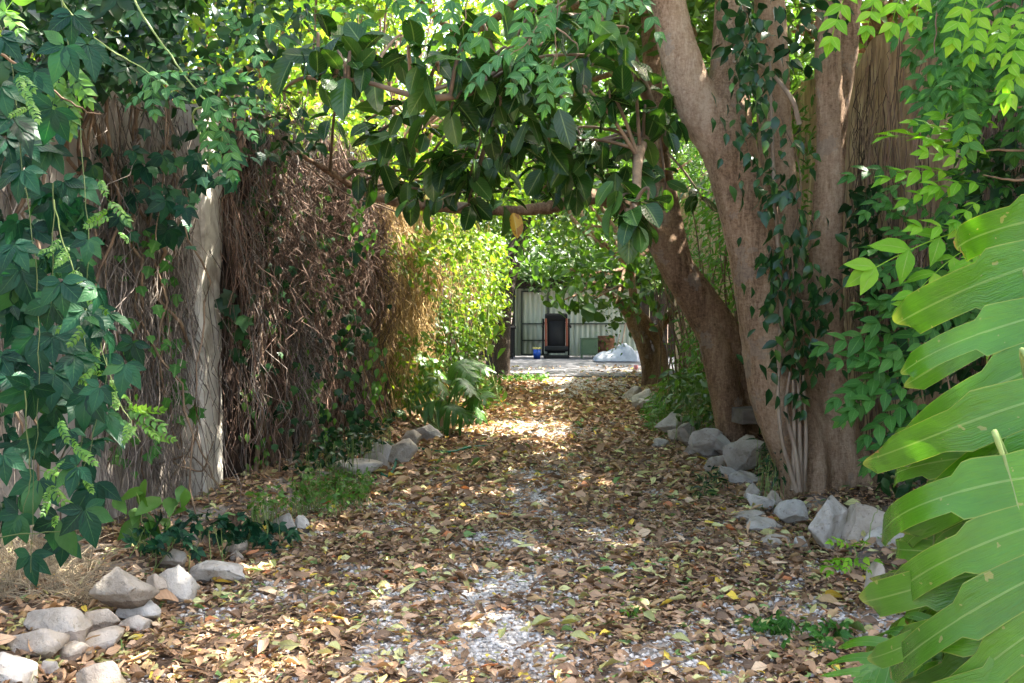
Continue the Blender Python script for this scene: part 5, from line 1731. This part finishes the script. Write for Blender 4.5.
sprinkle(mb, LFT, q, .12, droop=.6, out=(-.4, -.4, 0), up=(-.3, -.6, .6))
q = poly_pts(160, [(960, 130), (1024, 140), (1024, 260), (950, 250)], 5.6, 6.6)
sprinkle(mb, LFT, q, .12, droop=.6, out=(-.4, -.4, 0), up=(-.3, -.6, .6))
y = rnd(900, 3.7, 7.2)
q = np.stack([rx_(y) - rnd(900, .05, .35), y, rnd(900, .1, 3.7)], -1)
sprinkle(mb, LFT, q, .12, droop=.7, out=(-.5, -.2, 0), up=(-.6, -.4, .6))
mb.build('shaded_leaves', M['ivy'], t)
stems(t, [[(930, 500, 6.0), (925, 420, 5.6), (905, 340, 5.4), (890, 300, 5.4)], [(960, 520, 5.8), (950, 400, 5.4), (930, 330, 5.3)], [(1060, 240, 5.2), (1000, 225, 5.0), (955, 232, 4.9)], [(1060, 150, 5.2), (1000, 150, 5.0), (960, 155, 5.0)], [(1060, 103, 5.2), (1000, 112, 5.2), (960, 112, 5.2)], [(1024, 180, 5), (985, 175, 5)]], 'twig', .008)

t = thing('overhanging_vine', 'bright leaves hanging into the upper right corner above the right wall', 'vine', (2.4, 5.0, 3.2))
mb = MB()
fronds(mb, [(850, -20, 835, 28, 4.6), (880, -20, 870, 18, 4.6), (905, -20, 895, 15, 4.6), (985, 0, 968, 38, 4.4), (1005, 10, 995, 45, 4.4), (1030, 20, 1000, 60, 4.3), (970, -15, 960, 30, 4.4), (1030, 50, 1010, 85, 4.3), (1040, 0, 1015, 20, 4.4), (930, -25, 915, 8, 4.6)], PINN, tilt=.25)
mb.build('lime_leaves', M['lime'], t)
mb = MB()
q = poly_pts(90, [(940, -40), (1060, -40), (1060, 110), (990, 90), (955, 100), (930, 40)], 4.8, 6.0)
n = len(q)
mb.inst(PINN[0], q, np.array([-.4, -.3, -.6]) + rng.normal(size=(n, 3)) * .3, np.array([-.2, -.5, .7]) + rng.normal(size=(n, 3)) * .25, rnd(n, .22, .34))
mb.build('leaves', M['pinn'], t)
stems(t, [[(1060, -40, 4.8), (1000, 0, 4.6), (960, 20, 4.6)], [(960, -60, 5), (940, 0, 5), (935, 60, 5)]], 'twig', .008)

# ---- ivy on the big trunk
t = thing('ivy', 'dark glossy ivy climbing the middle of the big trunk', 'ivy', (2.2, 7.6, 0))
mb = MB()
pl = np.array([(752, 20), (748, 90), (762, 140), (775, 190), (785, 240), (790, 280), (785, 310), (800, 340), (800, 380)])
lst = []
for k in range(400):
    s = (len(pl) - 1.001) * rng.uniform() ** 1.15
    i = int(s)
    c = pl[i] + (pl[i + 1] - pl[i]) * (s - i)
    wd = 19 if s < 1.5 else 27
    lst.append((c[0] + rng.normal() * wd * .7, c[1] + rng.normal() * 12, rng.uniform(12, 27), rng.uniform(7.25, 7.5)))
for c in ((815, 300), (825, 305), (818, 330), (835, 290), (800, 395), (795, 410), (812, 350), (770, 265), (752, 195)):
    for k in range(7):
        lst.append((c[0] + rng.normal() * 9, c[1] + rng.normal() * 8, rng.uniform(13, 24), 7.4))
hang_leaves(mb, LFT, lst, sc=1.25, tilt=.4)
mb.build('leaves', M['ivy2'], t)
stems(t, [[(790, 490, 7.5), (800, 400, 7.5), (790, 300, 7.45), (770, 180, 7.5), (750, 60, 7.55), (745, -20, 7.6)], [(798, 360, 7.45), (790, 260, 7.45), (800, 180, 7.5), (770, 100, 7.55)], [(800, 300, 7.45), (820, 300, 7.45), (838, 288, 7.5)]], 'twig', .009)
t = thing('ivy', 'loose ivy hanging in the dark gap between the right stem and the wall', 'ivy', (2.75, 7.9, 0))
mb = MB()
q = poly_pts(190, [(845, 190), (880, 180), (885, 330), (860, 330), (850, 280)], 7.4, 8.2)
sprinkle(mb, LFT, q, .11, droop=.7, up=(0, -.7, .5))
q = poly_pts(120, [(700, -20), (850, -20), (840, 50), (760, 90), (720, 40)], 7.2, 8)
sprinkle(mb, LFT, q, .13, droop=.7, up=(0, -.7, .5))
mb.build('leaves', M['ivy'], t)

# ---- hedge on the right between the trees and the wall
t = thing('feathery_hedge', 'bright feathery green hedge behind the leaning tree along the right wall', 'hedge', (2.9, 14.5, 0))
mb = MB()
q = np.stack([rnd(9000, 2.45, 3.3), rnd(9000, 10.3, 19), rnd(9000, .2, 4.4)], -1)
k = noise3(q * 1.5, 33) > .36
q = q[k & (q[:, 0] > np.interp(q[:, 1], [10, 13, 19], [2.75, 2.6, 3.0]))]
sprinkle(mb, NARROW, q, .15, droop=.6, out=(-.5, -.3, 0))
sprinkle(mb, TINY, q[::2] + .03, .10, droop=.6, out=(-.5, -.3, 0))
mb.build('foliage', M['herb'], t)
mb = MB()
for k in range(34):
    y = rng.uniform(11, 19)
    limb(mb, (rng.uniform(2.7, 3.2), y, 0), (rng.uniform(2.5, 3.2), y + rng.normal() * .3, rng.uniform(2, 3.4)), .018, .008)
mb.build('stems', M['twig'], t)


# ================================================================== low plants
def low_plant(name, label, cat, poly, n, T, size, mat, z=(.02, .2), group=None, droop=.3, stem=True):
    g = []
    poly = np.array(poly, float)
    pts = poly_pts(n, poly, 5, 5)
    q = []
    for p in pts:
        d = p - CAM
        s = -1.5 / d[2]
        w = CAM + d * s
        zz = height(w[0], w[1])
        s = (zz + .06 - 1.5) / d[2]
        w = CAM + d * s
        q.append((w[0], w[1], zz + rng.uniform(*z)))
    q = np.array(q)
    c = q.mean(0)
    c[2] = height(c[0], c[1])
    t = thing(name, label, cat, c, group)
    mb = MB()
    sprinkle(mb, T, q, size, droop=droop, up=(0, -.3, 1))
    mb.build('leaves', M[mat], t)
    if stem:
        mb = MB()
        for p in q[::3]:
            b = p + np.array([rng.normal() * .04, rng.normal() * .04, 0])
            b[2] = height(b[0], b[1]) - .01
            mb.tubes(np.array([b, (b + p) / 2 + rng.normal(size=3) * .01, p]), [.003, .0025, .002], 4)
        mb.build('stems', M['greenstem'], t)
    return t


low_plant('herb_patch', 'bright small leaved herb patch spilling over the left edging stones', 'herb', [(290, 492), (330, 478), (375, 482), (370, 500), (335, 512), (300, 505)], 520, TINY, .05, 'herb', (.03, .2))
low_plant('herb_patch', 'sparse small herbs at the foot of the brown creeper curtain', 'herb', [(245, 500), (280, 490), (300, 500), (275, 512), (250, 512)], 120, TINY, .05, 'herb', (.02, .12))
low_plant('ground_creeper', 'blue green ground creeper running along behind the left edging stones', 'creeper', [(120, 555), (150, 528), (250, 525), (300, 540), (270, 552), (200, 552)], 75, PALM, .085, 'creeper', (.05, .16))
low_plant('ground_creeper', 'small trailing creeper on the lane left of the low monstera leaf', 'creeper', [(745, 620), (790, 612), (850, 625), (830, 640), (770, 636)], 42, PALM, .06, 'pinn', (.03, .08))
low_plant('weed', 'tiny green weed sprouting from the litter right of the gravel', 'weed', [(622, 598), (640, 598), (640, 612), (624, 612)], 26, TINY, .045, 'herb', (.02, .06))
low_plant('weed', 'low green weed strip at the edge of the concrete yard', 'weed', [(500, 376), (548, 376), (545, 381), (505, 381)], 260, TINY, .10, 'herb', (.03, .14), stem=False)
low_plant('weed', 'tuft of grassy weed beside the wedged plank and the big trunk', 'weed', [(757, 445), (778, 440), (784, 478), (762, 484)], 90, NARROW, .09, 'ivy', (.03, .16))
low_plant('weed', 'thin weed tuft on the litter below the retaining stones', 'weed', [(690, 480), (722, 470), (726, 490), (694, 496)], 100, NARROW, .08, 'ivy', (.02, .14))
low_plant('weed', 'leafy weeds growing over the retaining stones near the twin trunk', 'weed', [(640, 425), (660, 395), (672, 410), (658, 432)], 260, NARROW, .12, 'herb', (.04, .3))
low_plant('shrub', 'dull olive shrub between the twin trunk and the leaning tree', 'shrub', [(655, 405), (690, 395), (735, 408), (730, 428), (680, 425)], 700, TINY, .12, 'crown', (.08, .55))
low_plant('weed', 'green undergrowth below the sunlit vine at the left lane edge', 'undergrowth', [(462, 400), (490, 388), (505, 392), (490, 408)], 240, TINY, .11, 'herb', (.04, .4))
low_plant('weed', 'dark weeds along the base of the brown creeper curtain', 'weed', [(290, 470), (370, 425), (400, 425), (380, 445), (320, 470)], 320, LFT, .075, 'ivy', (.03, .25))

# young plants
t = thing('young_plant', 'young light green leafy plant standing before the stained wall at left', 'plant', G(150, 545))
mb = MB()
hang_leaves(mb, LFT, [(130, 492, 34, 5.6), (140, 500, 30, 5.6), (148, 505, 40, 5.6), (143, 490, 24, 5.6), (170, 505, 34, 5.6), (180, 492, 24, 5.6), (185, 500, 26, 5.6), (135, 515, 30, 5.6), (128, 530, 34, 5.6), (140, 535, 30, 5.6), (165, 520, 30, 5.6), (155, 530, 30, 5.6), (178, 512, 24, 5.6), (120, 505, 28, 5.7), (150, 520, 26, 5.6)], sc=1.6, down=.25)
mb.build('leaves', M['herb'], t)
stems(t, [[(148, 548, 5.6), (145, 520, 5.6), (138, 490, 5.6)], [(150, 548, 5.6), (165, 520, 5.6), (180, 492, 5.6)], [(147, 548, 5.6), (130, 525, 5.6)]], 'greenstem', .004)
t = thing('young_plant', 'bright seedling with toothed leaves in front of the big pale boulder', 'plant', G(848, 568))
mb = MB()
fronds(mb, [(850, 560, 826, 552, 5.0), (850, 560, 872, 556, 5.0), (848, 562, 832, 566, 4.95), (852, 562, 868, 566, 4.95), (850, 545, 838, 540, 5.0), (850, 548, 862, 538, 5.0), (850, 556, 848, 566, 4.9)], PINN, zbase=(0, -.5, .9))
mb.build('leaves', M['lime'], t)
stems(t, [[(849, 572, 5.05), (850, 555, 5.02), (851, 540, 5.02)], [(860, 550, 5.1), (862, 530, 5.1), (868, 515, 5.1)]], 'greenstem', .004)

# dry grass tuft
t = thing('dry_grass_tuft', 'straw coloured tangle of dry grass behind the left front stones', 'grass tuft', G(35, 610))
mb = MB()
n = 900
base = np.array([G(rng.uniform(-30, 92), rng.uniform(580, 628)) for _ in range(n)])
base[:, 2] = height(base[:, 0], base[:, 1])
tt = np.linspace(0, 1, 6)
d = rng.normal(size=(n, 3)) * np.array([.14, .14, .05]) + np.array([0, 0, .13])
X = base[:, None] + d[:, None] * tt[:, None] + np.cumsum(rng.normal(size=(n, 6, 3)) * .018, 1) * tt[:, None]
X[..., 2] -= (.10 * rng.uniform(size=(n, 1))) * tt ** 2
mb.tubes(X, np.full((n, 6), .0016) * rng.uniform(.7, 1.4, (n, 1)), 3)
mb.build('blades', M['straw'], t)


# ================================================================== yard
GX0, GX1, GY = .10, 4.15, 32.4
gt = thing('metal_gate', 'pale green corrugated metal gate with a framed door at the end of the lane', 'gate', (2.1, GY, .04))
mb = MB()
xs = np.arange(GX0, GX1, .03)
prof = .022 * np.clip(np.sin((xs - GX0) / .17 * 2 * math.pi) * 2.2, -1, 1)
V = np.stack([np.repeat(xs[:, None], 2, 1), GY + np.repeat(prof[:, None], 2, 1), np.repeat([[.08, 2.26]], len(xs), 0)], -1)
V2 = V + np.array([0, .006, 0])
k = np.arange(len(xs) - 1) * 2
mb.add(V.reshape(-1, 3), np.stack([k, k + 2, k + 3, k + 1], -1))
mb.add(V2.reshape(-1, 3), np.stack([k, k + 1, k + 3, k + 2], -1))
mb.build('corrugated_sheet', M['gate'], gt)
mb = MB()
mb.box((GX0 - .03, GY, 1.15), (.06, .09, 2.3))
mb.box(((GX0 + GX1) / 2, GY - .01, 2.29), (GX1 - GX0 + .06, .09, .06))
mb.box(((GX0 + GX1) / 2 + .5, GY - .05, 1.12), (GX1 - GX0 - 1.05, .04, .04))
mb.box((GX1 + .03, GY, 1.15), (.06, .09, 2.3))
mb.build('gate_frame', M['gateframe'], gt, smooth=False)
mb = MB()
mb.box(((GX0 + GX1) / 2 - .1, GY - .12, 2.50), (GX1 - GX0 + .9, .30, .34), bev=.01)
mb.build('header_beam', M['bark3'], gt, smooth=False)
dr = None
mb = MB()
for c, s in (((.32, GY - .05, 1.12), (.05, .05, 2.05)), ((1.17, GY - .05, 1.12), (.05, .05, 2.05)), ((.745, GY - .05, 2.17), (.90, .05, .05)), ((.745, GY - .05, .12), (.90, .05, .05)), ((.745, GY - .05, .58), (.80, .04, .04)), ((.745, GY - .05, 1.12), (.80, .04, .04))):
    mb.box(c, s)
dr = mb.build('door_frame', M['gateframe'], gt, smooth=False)
mb = MB()
mb.box((1.10, GY - .09, 1.16), (.12, .03, .03))
mb.build('door_latch', M['black'], dr, smooth=False)

t = thing('gate_climber', 'dark and light green climber draped over the top of the metal gate', 'climber', (2.0, 32.6, 2.3))
mb = MB()
q = np.stack([rnd(3600, -.6, 4.8), 32.3 + rng.normal(size=3600) * .35, 2.75 + rng.normal(size=3600) * .3 + .1], -1)
q = q[q[:, 2] > 2.22 + .12 * np.sin(q[:, 0] * 5)]
sprinkle(mb, LFT, q, .17, droop=.6, out=(0, -.5, 0), up=(0, -.6, .7))
mb.build('leaves', M['crown'], t)
mb = MB()
for k in range(14):
    x = rng.uniform(-.4, 4.2)
    limb(mb, (x, 32.75, 1.6), (x + rng.normal() * .6, 32.4, 2.9), .02, .01)
mb.build('stems', M['bark3'], t)

# folded treadmill
tx, ty = 1.40, 31.5
t = thing('treadmill', 'black treadmill folded upright with orange side rails before the gate', 'treadmill', (tx, ty, .04))
z0 = .04
mb = MB()
for sx in (-.36, .36):
    mb.box((tx + sx, ty - .05, z0 + .05), (.07, .75, .08), bev=.015)
mb.box((tx, ty - .36, z0 + .05), (.80, .08, .08), bev=.015)
mb.box((tx, ty + .30, z0 + .05), (.72, .07, .07), bev=.015)
mb.build('base_frame', M['black'], t)
tilt = math.radians(-7)
mb = MB()
mb.box((tx, ty - .02, z0 + .72), (.56, .05, 1.12), rx=tilt)
mb.build('running_belt', M['belt'], t)
mb = MB()
mb.box((tx, ty - .06, z0 + .30), (.74, .20, .17), rx=tilt, bev=.03)
mb.build('motor_hood', M['black'], t)
for sx in (-1, 1):
    mb = MB()
    mb.box((tx + sx * .33, ty - .05, z0 + .78), (.075, .08, .95), rx=tilt, bev=.012)
    mb.build('side_rail', M['orange'], t)
    mb = MB()
    a, b = smooth_path([(tx + sx * .41, ty + .28, z0 + .08), (tx + sx * .41, ty + .18, z0 + .7), (tx + sx * .41, ty + .12, z0 + 1.25)], [.03, .03, .028])
    mb.tubes(a, b, 8, cap=True)
    mb.build('upright', M['black'], t)
    mb = MB()
    a, b = smooth_path([(tx + sx * .41, ty + .12, z0 + 1.0), (tx + sx * .44, ty - .12, z0 + 1.02), (tx + sx * .44, ty - .32, z0 + .98)], [.026, .026, .024])
    mb.tubes(a, b, 8, cap=True)
    mb.build('handrail', M['black'], t)
mb = MB()
mb.box((tx, ty + .06, z0 + 1.28), (.72, .16, .26), rx=.35, bev=.04)
cs = mb.build('console', M['black'], t)

# bucket
def lathe(mb, c, prof, n=20, mat=0):
    th = np.arange(n) / n * 2 * math.pi
    V = np.array([[(c[0] + r * math.cos(a), c[1] + r * math.sin(a), c[2] + z) for a in th] for r, z in prof])
    k = np.arange(n)
    f = []
    for i in range(len(prof) - 1):
        f.append(np.stack([i * n + k, i * n + (k + 1) % n, (i + 1) * n + (k + 1) % n, (i + 1) * n + k], -1))
    mb.add(V.reshape(-1, 3), np.concatenate(f), mat=mat)


bx, by = .78, 31.1
t = thing('bucket', 'blue plastic bucket with a yellow rim standing left of the treadmill', 'bucket', (bx, by, .04))
mb = MB()
lathe(mb, (bx, by, .04), [(0, .01), (.095, .01), (.10, 0), (.125, .31), (.115, .31), (.09, .03), (0, .03)])
mb.build('body', M['blue'], t)
mb = MB()
lathe(mb, (bx, by, .04), [(.12, .30), (.135, .30), (.137, .35), (.118, .35), (.12, .30)])
mb.build('rim', M['yellow'], t)
mb = MB()
a, b = smooth_path([(bx - .13, by, .37), (bx - .1, by - .06, .25), (bx, by - .13, .20), (bx + .1, by - .06, .25), (bx + .13, by, .37)], [.004] * 5)
mb.tubes(a, b, 5)
mb.build('handle', M['gateframe'], t)

# green cabinet
cx, cy = 2.42, 31.3
t = thing('metal_cabinet', 'small sage green metal cabinet on short legs before the gate', 'cabinet', (cx, cy, .04))
mb = MB()
mb.box((cx, cy, .04 + .37), (.52, .36, .50), bev=.008)
mb.box((cx, cy, .04 + .635), (.56, .40, .025), bev=.005)
mb.build('body', M['sage'], t, smooth=False)
mb = MB()
mb.box((cx, cy - .188, .04 + .37), (.45, .016, .44), bev=.004)
d_ = mb.build('door', M['sage'], t, smooth=False)
mb = MB()
mb.box((cx + .18, cy - .205, .04 + .40), (.015, .02, .08))
mb.build('handle', M['gateframe'], d_, smooth=False)
for sx in (-.23, .23):
    for sy in (-.15, .15):
        mb = MB()
        mb.box((cx + sx, cy + sy, .04 + .065), (.045, .045, .13))
        mb.build('leg', M['sage'], t, smooth=False)

# rusty drum
ox, oy = 3.02, 31.9
t = thing('rusty_drum', 'rusty brown drum standing behind the pale tarp', 'drum', (ox, oy, .04))
mb = MB()
lathe(mb, (ox, oy, .04), [(0, 0), (.27, 0), (.28, .02), (.27, .04), (.27, .27), (.285, .285), (.27, .30), (.27, .52), (.285, .535), (.27, .55), (.27, .66), (.28, .68), (.27, .70), (.25, .68), (0, .68)], 28)
mb.build('body', M['rust'], t)

# tarp heap
hx, hy = 3.05, 29.4
n = 46
u = np.linspace(-1, 1, n)
A, B = np.meshgrid(u, u, indexing='ij')
rr = np.clip(1 - np.maximum(np.abs(A) ** 2.5, np.abs(B) ** 2.5), 0, 1)
Zt = rr ** .6 * (.30 + .26 * sst(-.4, .5, A)) * (.85 + .25 * noise2(A, B, 1.8, 5)) * .92 + .028 * np.abs(np.sin(A * 7 + B * 4 + 3 * noise2(A, B, 2, 9))) * (.3 + rr)
V = np.stack([hx + A * .62, hy + B * .55, .05 + np.maximum(Zt, 0) + .012], -1)
i, j = np.meshgrid(np.arange(n - 1), np.arange(n - 1), indexing='ij')
a = (i * n + j).ravel()
mb = MB()
mb.add(V.reshape(-1, 3), np.stack([a, a + n, a + n + 1, a + 1], -1))
o = mb.build('tarp_heap', M['tarp'], loc=(hx, hy, .04))
tag(o, 'pale crumpled tarp thrown over a low heap in the yard', 'tarp')
for k, (x0, x1, h, lab) in enumerate(((3.30, 3.55, 1.15, 'taller pale pole leaning behind the tarp heap'), (3.18, 3.36, .8, 'shorter pale pole leaning behind the tarp heap'))):
    mb = MB()
    mb.tubes(np.array([(x0, 30.7, .03), ((x0 + x1) / 2, 30.9, h / 2), (x1, 31.1, h)]), [.022] * 3, 8, cap=True)
    tag(mb.build('leaning_pole', M['root'], loc=(x0, 30.7, .04)), lab, 'pole')
mb = MB()
mb.box((3.67, 29.2, .04 + .14), (.13, .13, .28), bev=.01)
mb.box((3.67, 29.2, .04 + .30), (.15, .15, .03), bev=.006)
tag(mb.build('plastic_can', M['white'], loc=(3.67, 29.2, .04)), 'small whitish container at the right side of the tarp heap', 'container')
g = G(636, 371)
mb = MB()
lathe(mb, (g[0], g[1], .04), [(0, 0), (.045, 0), (.06, .11), (.05, .11), (.04, .02), (0, .02)], 16)
tag(mb.build('flower_pot', M['pink'], loc=(g[0], g[1], .04)), 'little pink pot beside the far twin trunk', 'pot')

# dark bin beside the gate
nx, ny_ = -.18, 31.4
t = thing('wheeled_bin', 'black upright bin standing in the shade left of the gate', 'bin', (nx, ny_, .04))
mb = MB()
V = np.array([(sx * w, sy * d, z) for z, w, d in ((.04, .21, .22), (.95, .28, .30)) for sx, sy in ((-1, -1), (1, -1), (1, 1), (-1, 1))]) + np.array([nx, ny_, .04])
mb.add(V, np.array([(0, 1, 5, 4), (1, 2, 6, 5), (2, 3, 7, 6), (3, 0, 4, 7), (3, 2, 1, 0), (4, 5, 6, 7)]))
mb.build('body', M['black'], t, smooth=False)
mb = MB()
mb.box((nx, ny_, 1.02), (.62, .66, .05), bev=.02, rx=.05)
mb.build('lid', M['black'], t)
for sx in (-.2, .2):
    mb = MB()
    th = np.linspace(0, 2 * math.pi, 17)
    mb.tubes(np.stack([np.full(17, nx + sx), ny_ - .2 + .07 * np.cos(th), .125 + .07 * np.sin(th)], -1), np.full(17, .022), 8)
    mb.build('wheel', M['black'], t)
# left of gate: near-black fence, its colour standing in for the shadowy corner
mb = MB()
for k in range(8):
    mb.box((-1.22 + k * .16, 31.95, 1.3), (.15, .04, 2.6 + .08 * math.sin(k * 3)), bev=.005)
tag(mb.build('board_fence', M['bark3'], loc=(-.7, 31.95, 0), smooth=False), 'dark board fence closing the corner left of the gate', 'fence')
mb = MB()
for k in range(10):
    mb.box((4.35 + k * .3, 32.6, 1.1), (.28, .04, 2.2 + .08 * math.sin(k * 3)), bev=.005)
tag(mb.build('board_fence', M['bark3'], loc=(5.2, 32.6, 0), smooth=False), 'dark board fence right of the gate behind the drum', 'fence')

# wedged plank
p = P(752, 415, 9.75)
mb = MB()
mb.box(p, (.36, .30, .15), rz=.25, bev=.012)
o = mb.build('weathered_plank', M['plank'], loc=p, smooth=False)
tag(o, 'grey weathered timber block wedged between the leaning tree and the big trunk', 'plank')

# hose
mb = MB()
hp = [P(359, 376, 11.6), P(362, 400, 11.5), P(367, 425, 11.3), G(370, 443, .2), G(382, 441, .12), G(391, 444, .14)]
hp += [P(394, 447, 9.9), G(396, 462, .06), G(388, 476, .03), G(378, 472, .03)]
hp = [np.array(q) for q in hp]
a, b = smooth_path(hp, [.014] * len(hp), 8)
mb.tubes(a, b, 8, cap=True)
tag(mb.build('garden_hose', M['hose'], loc=hp[-1]), 'dark green garden hose hanging down the creeper and over the left stones', 'hose')
mb = MB()
hp = [G(x, y, height(*G(x, y)[:2]) + .035) for x, y in ((412, 447), (430, 450), (450, 452), (470, 447), (490, 446))]
a, b = smooth_path(hp, [.012] * len(hp), 8)
mb.tubes(a, b, 8, cap=True)
tag(mb.build('garden_hose', M['hose'], loc=hp[0]), 'length of green hose half buried in the litter, right of the domed boulder', 'hose')


# ================================================================== light, sky, camera
w = bpy.data.worlds.new('World')
S.world = w
w.use_nodes = True
nt = w.node_tree
bg = nt.nodes['Background']
sky = nt.nodes.new('ShaderNodeTexSky')
sky.sky_type = 'NISHITA'
sky.sun_disc = False
EL = math.asin(SUN[2])
AZ = math.atan2(SUN[0], SUN[1])
sky.sun_elevation = EL
sky.sun_rotation = AZ
sky.air_density = 0.7
sky.dust_density = 4.0
sky.ozone_density = 0.0
nt.links.new(mix(nt, 1.0, sky.outputs[0], (1.045, 1.0, 0.92), 'MULTIPLY'), bg.inputs[0])      # warm white balance
bg.inputs[1].default_value = .15
sl = bpy.data.lights.new('sun', 'SUN')
sl.energy = 4.2
sl.angle = math.radians(.55)
sl.color = (1.0, .94, .84)
so = bpy.data.objects.new('sun', sl)
COL.objects.link(so)
so.rotation_euler = Vector(SUN).to_track_quat('Z', 'Y').to_euler()
so.location = (6, 3, 12)

cd = bpy.data.cameras.new('camera')
cd.lens = 35
cd.sensor_width = 36
cd.clip_end = 600
cd.clip_start = .05
co = bpy.data.objects.new('camera', cd)
COL.objects.link(co)
co.location = CAM
co.rotation_euler = (math.pi / 2 - PITCH, 0, 0)
S.camera = co

S.view_settings.view_transform = 'Standard'
S.view_settings.look = 'None'
S.view_settings.gamma = 1
S.view_settings.exposure = 2.95
S.cycles.use_denoising = True
try:
    S.cycles.denoiser = 'OPENIMAGEDENOISE'
except Exception:
    pass
S.cycles.max_bounces = 6
S.cycles.diffuse_bounces = 4
S.cycles.glossy_bounces = 2
S.cycles.transmission_bounces = 4
S.cycles.caustics_reflective = False
S.cycles.caustics_refractive = False
S.cycles.sample_clamp_indirect = 8
S.cycles.use_adaptive_sampling = True
S.cycles.adaptive_threshold = .02
